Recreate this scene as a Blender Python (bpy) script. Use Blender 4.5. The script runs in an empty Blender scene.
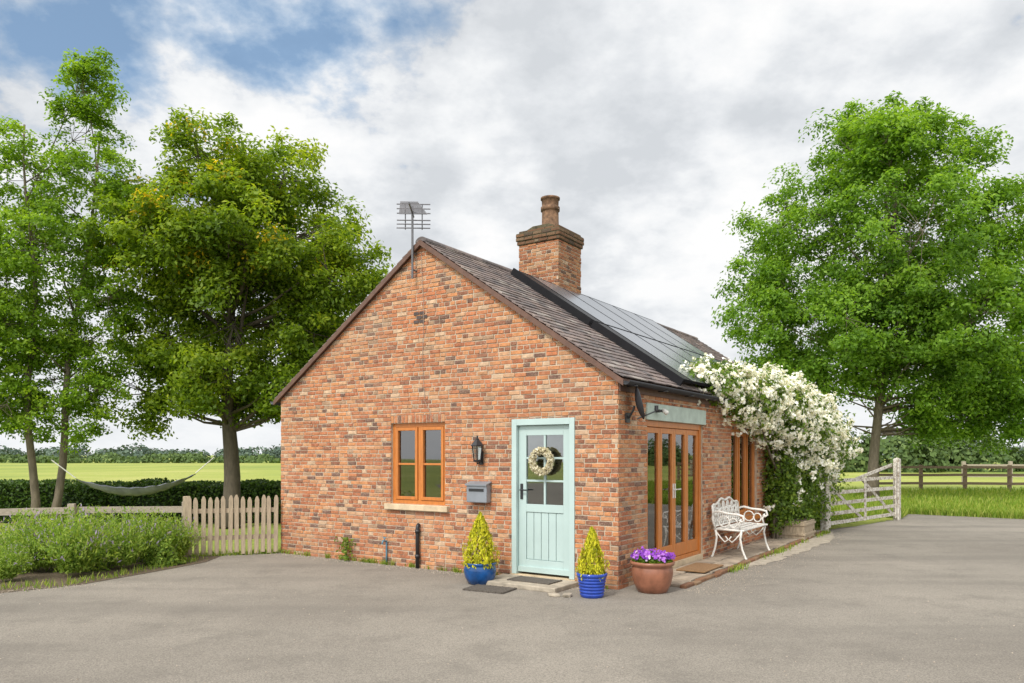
import bpy, math, random
import bmesh
import numpy as np
from mathutils import Vector, Matrix
rng=np.random.default_rng(7); random.seed(7)
S=bpy.context.scene; COL=S.collection
S.view_settings.view_transform='Standard'
try: S.view_settings.look='None'
except: pass
S.view_settings.exposure=0

# ------------------------------------------------------------ materials
def newmat(n):
    m=bpy.data.materials.new(n); m.use_nodes=True
    return m,m.node_tree,m.node_tree.nodes['Principled BSDF']
def ramp(nt,stops,interp='LINEAR'):
    r=nt.nodes.new('ShaderNodeValToRGB'); cr=r.color_ramp; cr.interpolation=interp
    while len(cr.elements)<len(stops): cr.elements.new(0.5)
    for e,(p,c) in zip(cr.elements,stops):
        e.position=p; e.color=(c[0],c[1],c[2],1) if not isinstance(c,(int,float)) else (c,c,c,1)
    return r
def noise(nt,scale,detail=4,rough=.55,vec=None,coord='Object'):
    n=nt.nodes.new('ShaderNodeTexNoise'); n.inputs['Scale'].default_value=scale
    n.inputs['Detail'].default_value=detail; n.inputs['Roughness'].default_value=rough
    if vec is None:
        t=nt.nodes.new('ShaderNodeTexCoord'); vec=t.outputs[coord]
    nt.links.new(vec,n.inputs['Vector']); return n
def mixc(nt,a,b,fac,mode='MIX'):
    m=nt.nodes.new('ShaderNodeMix'); m.data_type='RGBA'; m.blend_type=mode
    for s,v in ((6,a),(7,b),(0,fac)):
        if hasattr(v,'is_linked') or hasattr(v,'links'): nt.links.new(v,m.inputs[s])
        elif s==0: m.inputs[0].default_value=v
        else: m.inputs[s].default_value=(v[0],v[1],v[2],1)
    return m.outputs[2]
def bump(nt,bs,h,strength=.4,dist=.01):
    b=nt.nodes.new('ShaderNodeBump'); b.inputs['Strength'].default_value=strength; b.inputs['Distance'].default_value=dist
    nt.links.new(h,b.inputs['Height']); nt.links.new(b.outputs[0],bs.inputs['Normal'])
def simple(n,c,rough=.6,var=.25,scale=6,metal=0,bmp=0,bscale=60,spec=None):
    m,nt,bs=newmat(n)
    nz=noise(nt,scale,6,.6)
    r=ramp(nt,[(.3,[x*(1-var) for x in c]),(.7,[min(1,x*(1+var)) for x in c])])
    nt.links.new(nz.outputs['Fac'],r.inputs[0]); nt.links.new(r.outputs[0],bs.inputs['Base Color'])
    bs.inputs['Roughness'].default_value=rough; bs.inputs['Metallic'].default_value=metal
    if spec is not None: bs.inputs['Specular IOR Level'].default_value=spec
    if bmp:
        n2=noise(nt,bscale,4); bump(nt,bs,n2.outputs['Fac'],bmp,.01)
    return m
def island(nt):
    g=nt.nodes.new('ShaderNodeNewGeometry'); return g.outputs['Random Per Island']

def brick_mat(n,dark=1.0,moss=0):
    m,nt,bs=newmat(n)
    r=ramp(nt,[(0,(.46,.175,.075)),(.13,(.53,.225,.09)),(.26,(.37,.125,.055)),(.36,(.49,.24,.115)),(.48,(.41,.15,.065)),
      (.60,(.25,.10,.055)),(.67,(.53,.30,.165)),(.73,(.47,.185,.08)),(.84,(.16,.085,.06)),(.89,(.55,.37,.235)),(.92,(.35,.21,.125)),(.95,(.47,.165,.07))],'CONSTANT')
    nt.links.new(island(nt),r.inputs[0])
    n1=noise(nt,16,6,.65)
    r1=ramp(nt,[(.28,.66),(.72,1.28)]); nt.links.new(n1.outputs['Fac'],r1.inputs[0])
    c=mixc(nt,r.outputs[0],r1.outputs[0],1.0,'MULTIPLY')
    n2=noise(nt,.9,7,.7); r2=ramp(nt,[(.52,0.0),(.76,.40)]); nt.links.new(n2.outputs['Fac'],r2.inputs[0])
    c=mixc(nt,c,(.56,.39,.26),r2.outputs[0])
    n4=noise(nt,50,4,.75); r4=ramp(nt,[(.54,0.0),(.66,.6)]); nt.links.new(n4.outputs['Fac'],r4.inputs[0])
    c=mixc(nt,c,(.52,.39,.28),r4.outputs[0])
    n3=noise(nt,.8,5,.7); r3=ramp(nt,[(.50,0.0),(.75,.55)]); nt.links.new(n3.outputs['Color'],r3.inputs[0])
    c=mixc(nt,c,(.16,.09,.06),r3.outputs[0])
    if moss: c=mixc(nt,c,(.10,.085,.05),moss)
    if dark!=1: c=mixc(nt,c,(dark,dark,dark),1.0,'MULTIPLY')
    nt.links.new(c,bs.inputs['Base Color']); bs.inputs['Roughness'].default_value=.92
    nb=noise(nt,90,5,.7); bump(nt,bs,nb.outputs['Fac'],.8,.009)
    return m
M_brick=brick_mat('brick'); M_brick_ch=brick_mat('brick_chimney',.85,.12)
M_mortar=simple('mortar',(.48,.395,.295),.95,.28,9,bmp=.6,bscale=120)
M_coping=simple('mossy_cap',(.09,.075,.042),.95,.5,12,bmp=.7)
M_plaster=simple('plaster',(.5,.48,.44),.9,.05)
M_floorint=simple('interior_floor',(.2,.13,.08),.6,.2)

def tile_mat():
    m,nt,bs=newmat('roof_tile')
    r=ramp(nt,[(0,(.14,.108,.10)),(.3,(.17,.13,.12)),(.55,(.11,.092,.09)),(.75,(.21,.16,.14)),(.92,(.26,.225,.20))],'CONSTANT')
    nt.links.new(island(nt),r.inputs[0])
    n1=noise(nt,9,6,.7); r1=ramp(nt,[(.3,.6),(.75,1.6)]); nt.links.new(n1.outputs['Fac'],r1.inputs[0])
    c=mixc(nt,r.outputs[0],r1.outputs[0],1,'MULTIPLY')
    n2=noise(nt,22,5,.7); r2=ramp(nt,[(.54,0.),(.70,.6)]); nt.links.new(n2.outputs['Fac'],r2.inputs[0])
    c=mixc(nt,c,(.32,.29,.23),r2.outputs[0])
    nt.links.new(c,bs.inputs['Base Color']); bs.inputs['Roughness'].default_value=.7
    nb=noise(nt,60,4); bump(nt,bs,nb.outputs['Fac'],.4,.006); return m
M_tile=tile_mat()
def wood(n,c,rough=.6,var=.3,sc=(3,3,30)):
    m,nt,bs=newmat(n)
    t=nt.nodes.new('ShaderNodeTexCoord'); mp=nt.nodes.new('ShaderNodeMapping'); mp.inputs['Scale'].default_value=sc
    nt.links.new(t.outputs['Object'],mp.inputs[0])
    nz=noise(nt,2.5,6,.65,mp.outputs[0])
    r=ramp(nt,[(.25,[x*(1-var) for x in c]),(.75,[min(1,x*(1+var)) for x in c])]); nt.links.new(nz.outputs['Fac'],r.inputs[0])
    nt.links.new(r.outputs[0],bs.inputs['Base Color']); bs.inputs['Roughness'].default_value=rough
    bump(nt,bs,nz.outputs['Fac'],.25,.004); return m
M_oak=wood('oak_frame',(.50,.17,.036),.35,.28,(20,20,2))
M_verge=wood('verge_timber',(.12,.062,.042),.6,.3,(4,4,4))
M_green=simple('sage_paint',(.42,.53,.51),.45,.05,3)
M_green2=simple('sage_paint_old',(.42,.50,.44),.6,.15,8)
M_weather=wood('weathered_wood',(.37,.295,.205),.88,.42,(25,25,3))
M_weather2=wood('grey_weathered_wood',(.36,.31,.24),.88,.35,(3,25,25))
M_darkpost=wood('dark_post',(.20,.14,.09),.9,.3,(25,25,3))
def peeling():
    m,nt,bs=newmat('peeling_white')
    n1=noise(nt,16,6,.75); r=ramp(nt,[(.38,(.66,.63,.57)),(.50,(.54,.50,.43)),(.58,(.27,.22,.16))]); nt.links.new(n1.outputs['Fac'],r.inputs[0])
    nt.links.new(r.outputs[0],bs.inputs['Base Color']); bs.inputs['Roughness'].default_value=.8; bump(nt,bs,n1.outputs['Fac'],.4,.005); return m
M_peel=peeling()
M_whiteiron=simple('white_iron',(.68,.66,.61),.5,.18,25,bmp=.2)
M_black=simple('black_plastic',(.02,.02,.022),.4,.2)
M_gutter=simple('black_gutter',(.018,.018,.02),.35,.2)
M_greymetal=simple('grey_metal',(.25,.27,.30),.45,.1,5,.3)
M_alu=simple('aluminium',(.14,.14,.15),.5,.1,5,.4)
M_stone=simple('sandstone',(.56,.44,.29),.9,.2,7,bmp=.4)
M_slab=simple('stone_slab',(.36,.31,.24),.9,.35,8,bmp=.5)
M_concrete=simple('pale_concrete',(.38,.33,.26),.92,.3,9,bmp=.6)
M_rubber=simple('rubber_mat',(.10,.085,.07),.9,.45,60,bmp=.6)
M_coir=simple('coir_mat',(.26,.15,.07),.95,.35,80,bmp=.8,bscale=200)
M_blue=simple('blue_glaze',(.008,.06,.20),.12,.5,6)
M_blue2=simple('cobalt_glaze',(.02,.06,.36),.15,.25,9)
M_terra=simple('terracotta_glaze',(.26,.105,.06),.35,.35,7)
M_soil=simple('soil',(.11,.08,.05),.97,.4,20,bmp=.8)
M_pot=simple('chimney_pot_clay',(.16,.09,.05),.9,.7,11)
M_bark=wood('bark',(.16,.13,.095),.95,.45,(6,6,2))
M_barkd=wood('dark_bark',(.095,.078,.057),.95,.4,(6,6,2))
M_solar,nt,bs=newmat('solar_glass')
bs.inputs['Base Color'].default_value=(.24,.26,.29,1); bs.inputs['Metallic'].default_value=.6; bs.inputs['Roughness'].default_value=.25
M_solarb,nt,bs=newmat('solar_black')
bs.inputs['Base Color'].default_value=(.012,.012,.014,1); bs.inputs['Roughness'].default_value=.45; bs.inputs['IOR'].default_value=1.35
M_sframe=simple('solar_frame',(.02,.02,.022),.95,.1,spec=.05)
M_curtain=simple('curtain',(.62,.58,.50),.9,.1,4)
M_cable=simple('cable_sheath',(.34,.25,.19),.7,.1)
def glass_mat():
    m=bpy.data.materials.new('window_glass'); m.use_nodes=True; nt=m.node_tree; nt.nodes.clear()
    o=nt.nodes.new('ShaderNodeOutputMaterial'); mx=nt.nodes.new('ShaderNodeMixShader')
    tr=nt.nodes.new('ShaderNodeBsdfTransparent'); tr.inputs[0].default_value=(.75,.78,.76,1)
    gl=nt.nodes.new('ShaderNodeBsdfGlossy'); gl.inputs['Roughness'].default_value=.02
    fr=nt.nodes.new('ShaderNodeFresnel'); fr.inputs[0].default_value=1.8
    ma=nt.nodes.new('ShaderNodeMath'); ma.operation='MULTIPLY_ADD'; ma.inputs[1].default_value=1.0; ma.inputs[2].default_value=.13
    nt.links.new(fr.outputs[0],ma.inputs[0]); nt.links.new(ma.outputs[0],mx.inputs[0])
    nt.links.new(tr.outputs[0],mx.inputs[1]); nt.links.new(gl.outputs[0],mx.inputs[2]); nt.links.new(mx.outputs[0],o.inputs[0]); return m
M_glass=glass_mat()
def leafmat(n,stops,trans=.3,rough=.5):
    m=bpy.data.materials.new(n); m.use_nodes=True; nt=m.node_tree; bs=nt.nodes['Principled BSDF']; o=nt.nodes['Material Output']
    a=nt.nodes.new('ShaderNodeAttribute'); a.attribute_name='tone'
    r=ramp(nt,stops); nt.links.new(a.outputs['Fac'],r.inputs[0])
    nt.links.new(r.outputs[0],bs.inputs['Base Color']); bs.inputs['Roughness'].default_value=rough
    bs.inputs['Specular IOR Level'].default_value=.3
    t=nt.nodes.new('ShaderNodeBsdfTranslucent'); g=mixc(nt,r.outputs[0],(1.6,1.6,.7),1,'MULTIPLY'); nt.links.new(g,t.inputs[0])
    mx=nt.nodes.new('ShaderNodeMixShader'); mx.inputs[0].default_value=trans
    nt.links.new(bs.outputs[0],mx.inputs[1]); nt.links.new(t.outputs[0],mx.inputs[2]); nt.links.new(mx.outputs[0],o.inputs[0]); return m
L_sycamore=leafmat('leaf_sycamore',[(0,(.07,.13,.01)),(.4,(.16,.25,.016)),(.75,(.26,.35,.022)),(.92,(.36,.41,.03)),(1,(.74,.46,.02))],.48)
L_birch=leafmat('leaf_alder',[(0,(.075,.15,.012)),(.5,(.18,.31,.022)),(1,(.32,.45,.04))],.5)
L_ash=leafmat('leaf_ash',[(0,(.07,.15,.016)),(.5,(.16,.295,.028)),(1,(.29,.44,.05))],.48)
L_hedge=leafmat('leaf_hedge',[(0,(.02,.05,.008)),(.6,(.06,.12,.016)),(1,(.13,.20,.03))],.2)
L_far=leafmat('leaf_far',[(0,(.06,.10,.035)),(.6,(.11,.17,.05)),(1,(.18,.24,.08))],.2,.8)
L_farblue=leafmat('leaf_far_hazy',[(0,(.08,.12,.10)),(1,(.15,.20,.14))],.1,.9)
L_rose=leafmat('leaf_rose',[(0,(.05,.09,.012)),(.6,(.13,.22,.025)),(1,(.26,.34,.04))],.4)
L_petal=leafmat('rose_petal',[(0,(.80,.75,.60)),(.3,(.88,.86,.79)),(1,(.93,.925,.90))],.15,.7)
L_gold=leafmat('golden_conifer',[(0,(.20,.24,.012)),(.5,(.46,.46,.02)),(1,(.68,.62,.04))],.3,.7)
L_purple=leafmat('purple_petal',[(0,(.14,.02,.34)),(.6,(.32,.08,.55)),(.9,(.5,.22,.65)),(1,(.75,.65,.75))],.2,.7)
L_grass=leafmat('grass_blade',[(0,(.08,.15,.015)),(.6,(.20,.30,.03)),(1,(.38,.40,.10))],.35,.7)
L_nep=leafmat('catmint',[(0,(.07,.14,.02)),(.6,(.22,.34,.045)),(.93,(.38,.46,.10)),(.96,(.30,.24,.38)),(1,(.40,.32,.50))],.42,.7)
L_shrub=leafmat('shrub_leaf',[(0,(.07,.14,.02)),(.6,(.22,.33,.04)),(1,(.40,.48,.09))],.4,.6)
L_wreath=leafmat('wreath',[(0,(.30,.24,.13)),(.5,(.58,.52,.36)),(1,(.78,.74,.60))],.15,.8)

# ------------------------------------------------------------ mesh helpers
class MB:
    def __init__(s): s.v=[]; s.f=[]
    def add(s,vs,fs):
        o=len(s.v); s.v+= [tuple(p) for p in vs]; s.f+=[tuple(i+o for i in f) for f in fs]
    def box(s,x0,x1,y0,y1,z0,z1,mp=None):
        P=[(x0,y0,z0),(x1,y0,z0),(x1,y1,z0),(x0,y1,z0),(x0,y0,z1),(x1,y0,z1),(x1,y1,z1),(x0,y1,z1)]
        if mp: P=[mp(*p) for p in P]
        s.add(P,[(0,3,2,1),(4,5,6,7),(0,1,5,4),(1,2,6,5),(2,3,7,6),(3,0,4,7)])
    def bar(s,a,b,w,h,up=(0,0,1)):
        a=Vector(a); b=Vector(b); d=(b-a).normalized(); up=Vector(up)
        if abs(d.dot(up))>.98: up=Vector((1,0,0))
        x=d.cross(up).normalized(); z=x.cross(d).normalized()
        P=[]
        for p in (a,b):
            for sx,sz in ((-1,-1),(1,-1),(1,1),(-1,1)): P.append(p+x*sx*w/2+z*sz*h/2)
        s.add(P,[(0,1,2,3),(7,6,5,4),(0,4,5,1),(1,5,6,2),(2,6,7,3),(3,7,4,0)])
    def tube(s,pts,rad,n=8,cap=True):
        pts=[Vector(p) for p in pts]
        if isinstance(rad,(int,float)): rad=[rad]*len(pts)
        o=len(s.v); prev=None
        for i,p in enumerate(pts):
            d=(pts[min(i+1,len(pts)-1)]-pts[max(i-1,0)])
            d=d.normalized() if d.length>1e-9 else Vector((0,0,1))
            if prev is None:
                r=Vector((1,0,0)) if abs(d.x)<.8 else Vector((0,1,0))
                prev=d.cross(r).normalized()
            x=(prev-d*prev.dot(d)).normalized(); y=d.cross(x); prev=x
            for k in range(n):
                a=2*math.pi*k/n; q=p+(x*math.cos(a)+y*math.sin(a))*rad[i]; s.v.append(tuple(q))
        for i in range(len(pts)-1):
            for k in range(n):
                a=o+i*n+k; b=o+i*n+(k+1)%n; s.f.append((a,b,b+n,a+n))
        if cap:
            s.f.append(tuple(o+k for k in range(n))[::-1]); e=o+(len(pts)-1)*n; s.f.append(tuple(e+k for k in range(n)))
    def lathe(s,prof,n=32,c=(0,0,0),wob=0):
        o=len(s.v)
        for (r,z) in prof:
            for k in range(n):
                a=2*math.pi*k/n; s.v.append((c[0]+r*math.cos(a),c[1]+r*math.sin(a),c[2]+z))
        for i in range(len(prof)-1):
            for k in range(n):
                a=o+i*n+k; b=o+i*n+(k+1)%n; s.f.append((a,b,b+n,a+n))
        s.f.append(tuple(o+k for k in range(n))[::-1]); e=o+(len(prof)-1)*n; s.f.append(tuple(e+k for k in range(n)))
    def prism(s,poly,mp,d0,d1):
        n=len(poly); P=[mp(u,z,d0) for u,z in poly]+[mp(u,z,d1) for u,z in poly]
        s.add(P,[tuple(range(n))[::-1],tuple(range(n,2*n))]+[(i,(i+1)%n,(i+1)%n+n,i+n) for i in range(n)])
    def obj(s,name,mat,parent=None,smooth=False,bevel=0):
        me=bpy.data.meshes.new(name); me.from_pydata(s.v,[],s.f); me.update()
        bm=bmesh.new(); bm.from_mesh(me); bmesh.ops.recalc_face_normals(bm,faces=bm.faces); bm.to_mesh(me); bm.free()
        me.materials.append(mat)
        if smooth: me.polygons.foreach_set('use_smooth',[True]*len(me.polygons))
        ob=bpy.data.objects.new(name,me); COL.objects.link(ob)
        if parent is not None: ob.parent=parent
        if bevel:
            b=ob.modifiers.new('Bevel','BEVEL'); b.width=bevel; b.segments=2; b.limit_method='ANGLE'
        return ob
def empty(name,loc,rz=0,label='',category='',group=None,parent=None):
    e=bpy.data.objects.new(name,None); e.empty_display_size=.2; e.location=loc; e.rotation_euler=(0,0,rz); COL.objects.link(e)
    if parent: e.parent=parent
    if label: e['label']=label; e['category']=category
    if group: e['group']=group
    return e
def tag(o,label,category,group=None,kind=None):
    o['label']=label; o['category']=category
    if group: o['group']=group
    if kind: o['kind']=kind
def norm(a): return a/np.maximum(np.linalg.norm(a,axis=-1,keepdims=True),1e-9)
def quads(name,V,tone,mat,parent=None):
    n=len(V); me=bpy.data.meshes.new(name)
    me.vertices.add(n*4); me.vertices.foreach_set('co',V.reshape(-1).astype(np.float32))
    me.loops.add(n*4); me.loops.foreach_set('vertex_index',np.arange(n*4,dtype=np.int32))
    me.polygons.add(n); me.polygons.foreach_set('loop_start',np.arange(0,n*4,4,dtype=np.int32))
    try: me.polygons.foreach_set('loop_total',np.full(n,4,dtype=np.int32))
    except Exception: pass
    me.update(calc_edges=True)
    at=me.attributes.new('tone','FLOAT','POINT'); at.data.foreach_set('value',np.repeat(np.clip(tone,0,1),4).astype(np.float32))
    me.materials.append(mat); ob=bpy.data.objects.new(name,me); COL.objects.link(ob)
    if parent is not None: ob.parent=parent
    return ob
def leaves(C,N,L,asp=.55,fold=.12,axis=None):
    n=len(C); N=norm(N)
    r=rng.normal(size=(n,3)) if axis is None else axis
    a=norm(r-N*np.sum(r*N,axis=1,keepdims=True)); b=np.cross(N,a)
    L=np.broadcast_to(L,(n,))[:,None]; W=L*asp
    return np.stack([C-a*L/2,C-b*W/2+N*L*fold,C+a*L/2,C+b*W/2+N*L*fold],axis=1)
def rdir(n): return norm(rng.normal(size=(n,3)))

# ------------------------------------------------------------ camera, light, world
cam=bpy.data.cameras.new('Camera'); cam.sensor_width=36; cam.lens=26.47; cam.shift_y=.1108; cam.clip_end=5000; cam.clip_start=.05
co=bpy.data.objects.new('Camera',cam); co.location=(0,0,1.6); co.rotation_euler=(math.radians(90),0,0); COL.objects.link(co); S.camera=co
sd=Vector((-.38,-.62,.78)).normalized()
sun=bpy.data.lights.new('sun','SUN'); sun.energy=2.7; sun.angle=math.radians(10); sun.color=(1,.95,.87)
so=bpy.data.objects.new('sun',sun); so.rotation_euler=sd.to_track_quat('Z','Y').to_euler(); so.location=(0,0,20); COL.objects.link(so)
w=bpy.data.worlds.new('World'); S.world=w; w.use_nodes=True; nt=w.node_tree; nt.nodes.clear()
def mth(op,a,b=None,c=None):
    m=nt.nodes.new('ShaderNodeMath'); m.operation=op
    for i,v in enumerate((a,b,c)):
        if v is None: continue
        if isinstance(v,(int,float)): m.inputs[i].default_value=v
        else: nt.links.new(v,m.inputs[i])
    return m.outputs[0]
def maprange(src,a,b,c,d,smooth=False):
    m=nt.nodes.new('ShaderNodeMapRange'); nt.links.new(src,m.inputs[0])
    if smooth: m.interpolation_type='SMOOTHSTEP'
    for i,v in enumerate((a,b,c,d)): m.inputs[i+1].default_value=v
    return m.outputs[0]
def dotdir(v):
    dp=nt.nodes.new('ShaderNodeVectorMath'); dp.operation='DOT_PRODUCT'; nt.links.new(tc.outputs['Generated'],dp.inputs[0]); dp.inputs[1].default_value=Vector(v).normalized(); return dp.outputs['Value']
sky=nt.nodes.new('ShaderNodeTexSky'); sky.sky_type='NISHITA'; sky.sun_disc=False
sky.sun_elevation=math.asin(sd.z); sky.sun_rotation=math.atan2(sd.x,sd.y); sky.ozone_density=1.5
tc=nt.nodes.new('ShaderNodeTexCoord'); sp=nt.nodes.new('ShaderNodeSeparateXYZ'); nt.links.new(tc.outputs['Generated'],sp.inputs[0])
den=mth('MAXIMUM',mth('ADD',sp.outputs[2],.32),.06)
cx=mth('DIVIDE',sp.outputs[0],den); cy=mth('DIVIDE',sp.outputs[1],den)
cv=nt.nodes.new('ShaderNodeCombineXYZ'); nt.links.new(cx,cv.inputs[0]); nt.links.new(cy,cv.inputs[1]); cv.inputs[2].default_value=4.4
nA=noise(nt,3.4,10,.58,cv.outputs[0])
nB=noise(nt,1.7,9,.56,cv.outputs[0])
nC=noise(nt,9.0,8,.6,cv.outputs[0])
bias=maprange(dotdir((-.323,.781,.534)),.935,1.0,.22,-.10)
fac=mth('ADD',nA.outputs['Fac'],bias)
cr=ramp(nt,[(.38,.38),(.52,1.)]); nt.links.new(fac,cr.inputs[0])
shade=ramp(nt,[(.40,(.67,.70,.735)),(.46,(.79,.815,.845)),(.51,(.92,.935,.95)),(.56,(1.0,1.0,1.0))])
sm=mth('ADD',mth('ADD',mth('MULTIPLY',nB.outputs['Fac'],.50),mth('MULTIPLY',nA.outputs['Fac'],.34)),mth('MULTIPLY',nC.outputs['Fac'],.16)); nt.links.new(sm,shade.inputs[0])
hz=maprange(sp.outputs[2],0,.25,.75,0)
cloudc=mixc(nt,shade.outputs[0],(.91,.93,.95),hz)
thin=ramp(nt,[(.38,(.52,.76,1.0)),(.50,(1,1,1))]); nt.links.new(fac,thin.inputs[0])
cloudc=mixc(nt,cloudc,thin.outputs[0],1.0,'MULTIPLY')
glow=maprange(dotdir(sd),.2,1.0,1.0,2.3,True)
b1=nt.nodes.new('ShaderNodeBackground'); nt.links.new(sky.outputs[0],b1.inputs[0]); b1.inputs[1].default_value=.15
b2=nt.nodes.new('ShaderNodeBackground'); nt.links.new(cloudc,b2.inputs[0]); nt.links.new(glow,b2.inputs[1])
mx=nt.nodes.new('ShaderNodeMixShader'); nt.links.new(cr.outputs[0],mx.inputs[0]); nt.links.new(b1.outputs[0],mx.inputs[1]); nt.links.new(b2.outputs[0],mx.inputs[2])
ow=nt.nodes.new('ShaderNodeOutputWorld'); nt.links.new(mx.outputs[0],ow.inputs[0])

# ------------------------------------------------------------ ground
def ground_mat():
    m,nt,bs=newmat('field_grass')
    n1=noise(nt,.05,6,.6); r1=ramp(nt,[(.35,(.17,.235,.035)),(.52,(.28,.32,.05)),(.68,(.38,.38,.10))]); nt.links.new(n1.outputs['Fac'],r1.inputs[0])
    n2=noise(nt,6,8,.7); r2=ramp(nt,[(.3,.65),(.7,1.35)]); nt.links.new(n2.outputs['Fac'],r2.inputs[0])
    c=mixc(nt,r1.outputs[0],r2.outputs[0],1,'MULTIPLY'); nt.links.new(c,bs.inputs['Base Color']); bs.inputs['Roughness'].default_value=.95
    bump(nt,bs,n2.outputs['Fac'],.6,.05); return m
g=MB(); g.add([(-2500,-60,0),(2500,-60,0),(2500,4000,0),(-2500,4000,0)],[(0,1,2,3)])
o=g.obj('ground',ground_mat()); tag(o,'open green pasture reaching the horizon','ground',kind='structure')
def asphalt():
    m,nt,bs=newmat('worn_tarmac')
    n1=noise(nt,.28,7,.6); r1=ramp(nt,[(.3,(.20,.178,.15)),(.5,(.245,.22,.185)),(.7,(.295,.263,.22))]); nt.links.new(n1.outputs['Fac'],r1.inputs[0])
    n2=noise(nt,85,3,.8); r2=ramp(nt,[(.34,.62),(.5,1.0),(.66,1.38)]); nt.links.new(n2.outputs['Fac'],r2.inputs[0])
    c=mixc(nt,r1.outputs[0],r2.outputs[0],1,'MULTIPLY')
    v=nt.nodes.new('ShaderNodeTexVoronoi'); v.inputs['Scale'].default_value=42; t=nt.nodes.new('ShaderNodeTexCoord'); nt.links.new(t.outputs['Object'],v.inputs[0])
    r3=ramp(nt,[(.0,.28),(.16,.0)]); nt.links.new(v.outputs['Distance'],r3.inputs[0]); c=mixc(nt,c,(.50,.44,.36),r3.outputs[0])
    n4=noise(nt,1.4,6,.7); r4=ramp(nt,[(.34,.35),(.50,0.)]); nt.links.new(n4.outputs['Fac'],r4.inputs[0]); c=mixc(nt,c,(.13,.117,.10),r4.outputs[0])
    mp=nt.nodes.new('ShaderNodeMapping'); mp.inputs['Rotation'].default_value=(0,0,math.radians(-38)); mp.inputs['Scale'].default_value=(.12,1.1,1); nt.links.new(t.outputs['Object'],mp.inputs[0])
    n6=noise(nt,.9,4,.5,mp.outputs[0]); r6=ramp(nt,[(.38,.40),(.52,0.),(.60,0.)]); nt.links.new(n6.outputs['Fac'],r6.inputs[0]); c=mixc(nt,c,(.155,.14,.12),r6.outputs[0])
    nt.links.new(c,bs.inputs['Base Color']); bs.inputs['Roughness'].default_value=.95; bs.inputs['Specular IOR Level'].default_value=.2
    bump(nt,bs,n2.outputs['Fac'],.6,.008); return m
g=MB()
# irregular verge line so that the tarmac does not end in ruler-straight edges
base=[(-30,-14),(30,-14),(30,13.5),(12.9,18.6),(10.7,20.4),(9.6,18.7),(6.5,15.8),(5,17),(-2.5,14),(-3.7,12.5),(-4.9,11.9),(-4.72,11.3),(-5.0,10.3),(-5.4,9.35),(-6.1,8.75),(-7.5,8.1),(-12,6.3),(-30,2)]
pts=[]
for i,p in enumerate(base):
    q=base[(i+1)%len(base)]; d=math.dist(p,q); k=max(1,min(60,int(d/.3)))
    for j in range(k):
        f=j/k; jit=.035 if 2<=i<=16 and d<25 else 0
        pts.append((p[0]+(q[0]-p[0])*f+random.gauss(0,jit),p[1]+(q[1]-p[1])*f+random.gauss(0,jit),.004))
g.add(pts,[tuple(range(len(pts)))])
o=g.obj('driveway',asphalt()); tag(o,'wide worn grey tarmac driveway around the cottage','driveway',kind='structure')
g=MB(); bp=[(-4.6,12.0),(-4.55,11.2),(-4.9,10.2),(-5.3,9.25),(-6.0,8.6),(-7.5,7.95),(-12,6.2),(-15,9.0),(-8.2,11.3)]
g.add([(x,y,.009) for x,y in bp],[tuple(range(len(bp)))])
o=g.obj('flower_bed_soil',M_soil); tag(o,'brown soil of the planted border','soil',kind='structure')

# ------------------------------------------------------------ cottage
AX,AY=1.256,8.92; ANG=-math.radians(33.84); ca,sa=math.cos(ANG),math.sin(ANG)
def W(x,y,z=0): return (AX+ca*x-sa*y, AY+sa*x+ca*y, z)
cot=empty('cottage',(AX,AY,0),ANG,'single-storey red brick cottage with slate-coloured roof and solar panels','house')
GW,RX,RZ,EZ,LEN=6.05,-3.02,4.56,2.5,10.7
gm=lambda u,z,d:(u,-d,z)          # gable plane
sm_=lambda u,z,d:(d,u,z)          # side plane (x=0)
lm=lambda u,z,d:(-GW-d,u,z)       # far long side
bm_=lambda u,z,d:(u,LEN+d,z)      # rear gable
def subtract(rs,h):
    out=[]
    for (a,b,c,d) in rs:
        u0,u1,z0,z1=h
        if u1<=a or u0>=b or z1<=c or z0>=d: out.append((a,b,c,d)); continue
        if u0>a: out.append((a,u0,c,d))
        if u1<b: out.append((u1,b,c,d))
        aa,bb=max(a,u0),min(b,u1)
        if z0>c: out.append((aa,bb,c,z0))
        if z1<d: out.append((aa,bb,z1,d))
    return out
def clip(poly,a,b,c): # keep a*u+b*z<=c
    out=[]; n=len(poly)
    for i in range(n):
        p,q=poly[i],poly[(i+1)%n]; fp=a*p[0]+b*p[1]-c; fq=a*q[0]+b*q[1]-c
        if fp<=0: out.append(p)
        if fp*fq<0:
            t=fp/(fp-fq); out.append((p[0]+(q[0]-p[0])*t,p[1]+(q[1]-p[1])*t))
    return out
def onebrick(mb,poly,mp,dep=None):
    if len(poly)<3: return
    cu=sum(p[0] for p in poly)/len(poly); cz=sum(p[1] for p in poly)/len(poly)
    d=dep if dep else random.uniform(.005,.012)
    e=random.uniform(.002,.005)
    def sh(p):
        du=cu-p[0]; dz=cz-p[1]
        return (p[0]+math.copysign(min(e,abs(du)),du)+random.uniform(-.002,.002), p[1]+math.copysign(min(e,abs(dz)),dz)+random.uniform(-.002,.002))
    o=[sh(p) for p in poly]; n=len(poly); k=len(mb.v)
    mb.v+=[mp(u,z,-.01) for u,z in poly]+[mp(u,z,d*.55) for u,z in poly]+[mp(u,z,d+random.uniform(-.0015,.0015)) for u,z in o]
    for r in (0,1):
        for i in range(n): mb.f.append((k+r*n+i,k+r*n+(i+1)%n,k+(r+1)*n+(i+1)%n,k+(r+1)*n+i))
    mb.f.append(tuple(k+2*n+i for i in range(n)))
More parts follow.
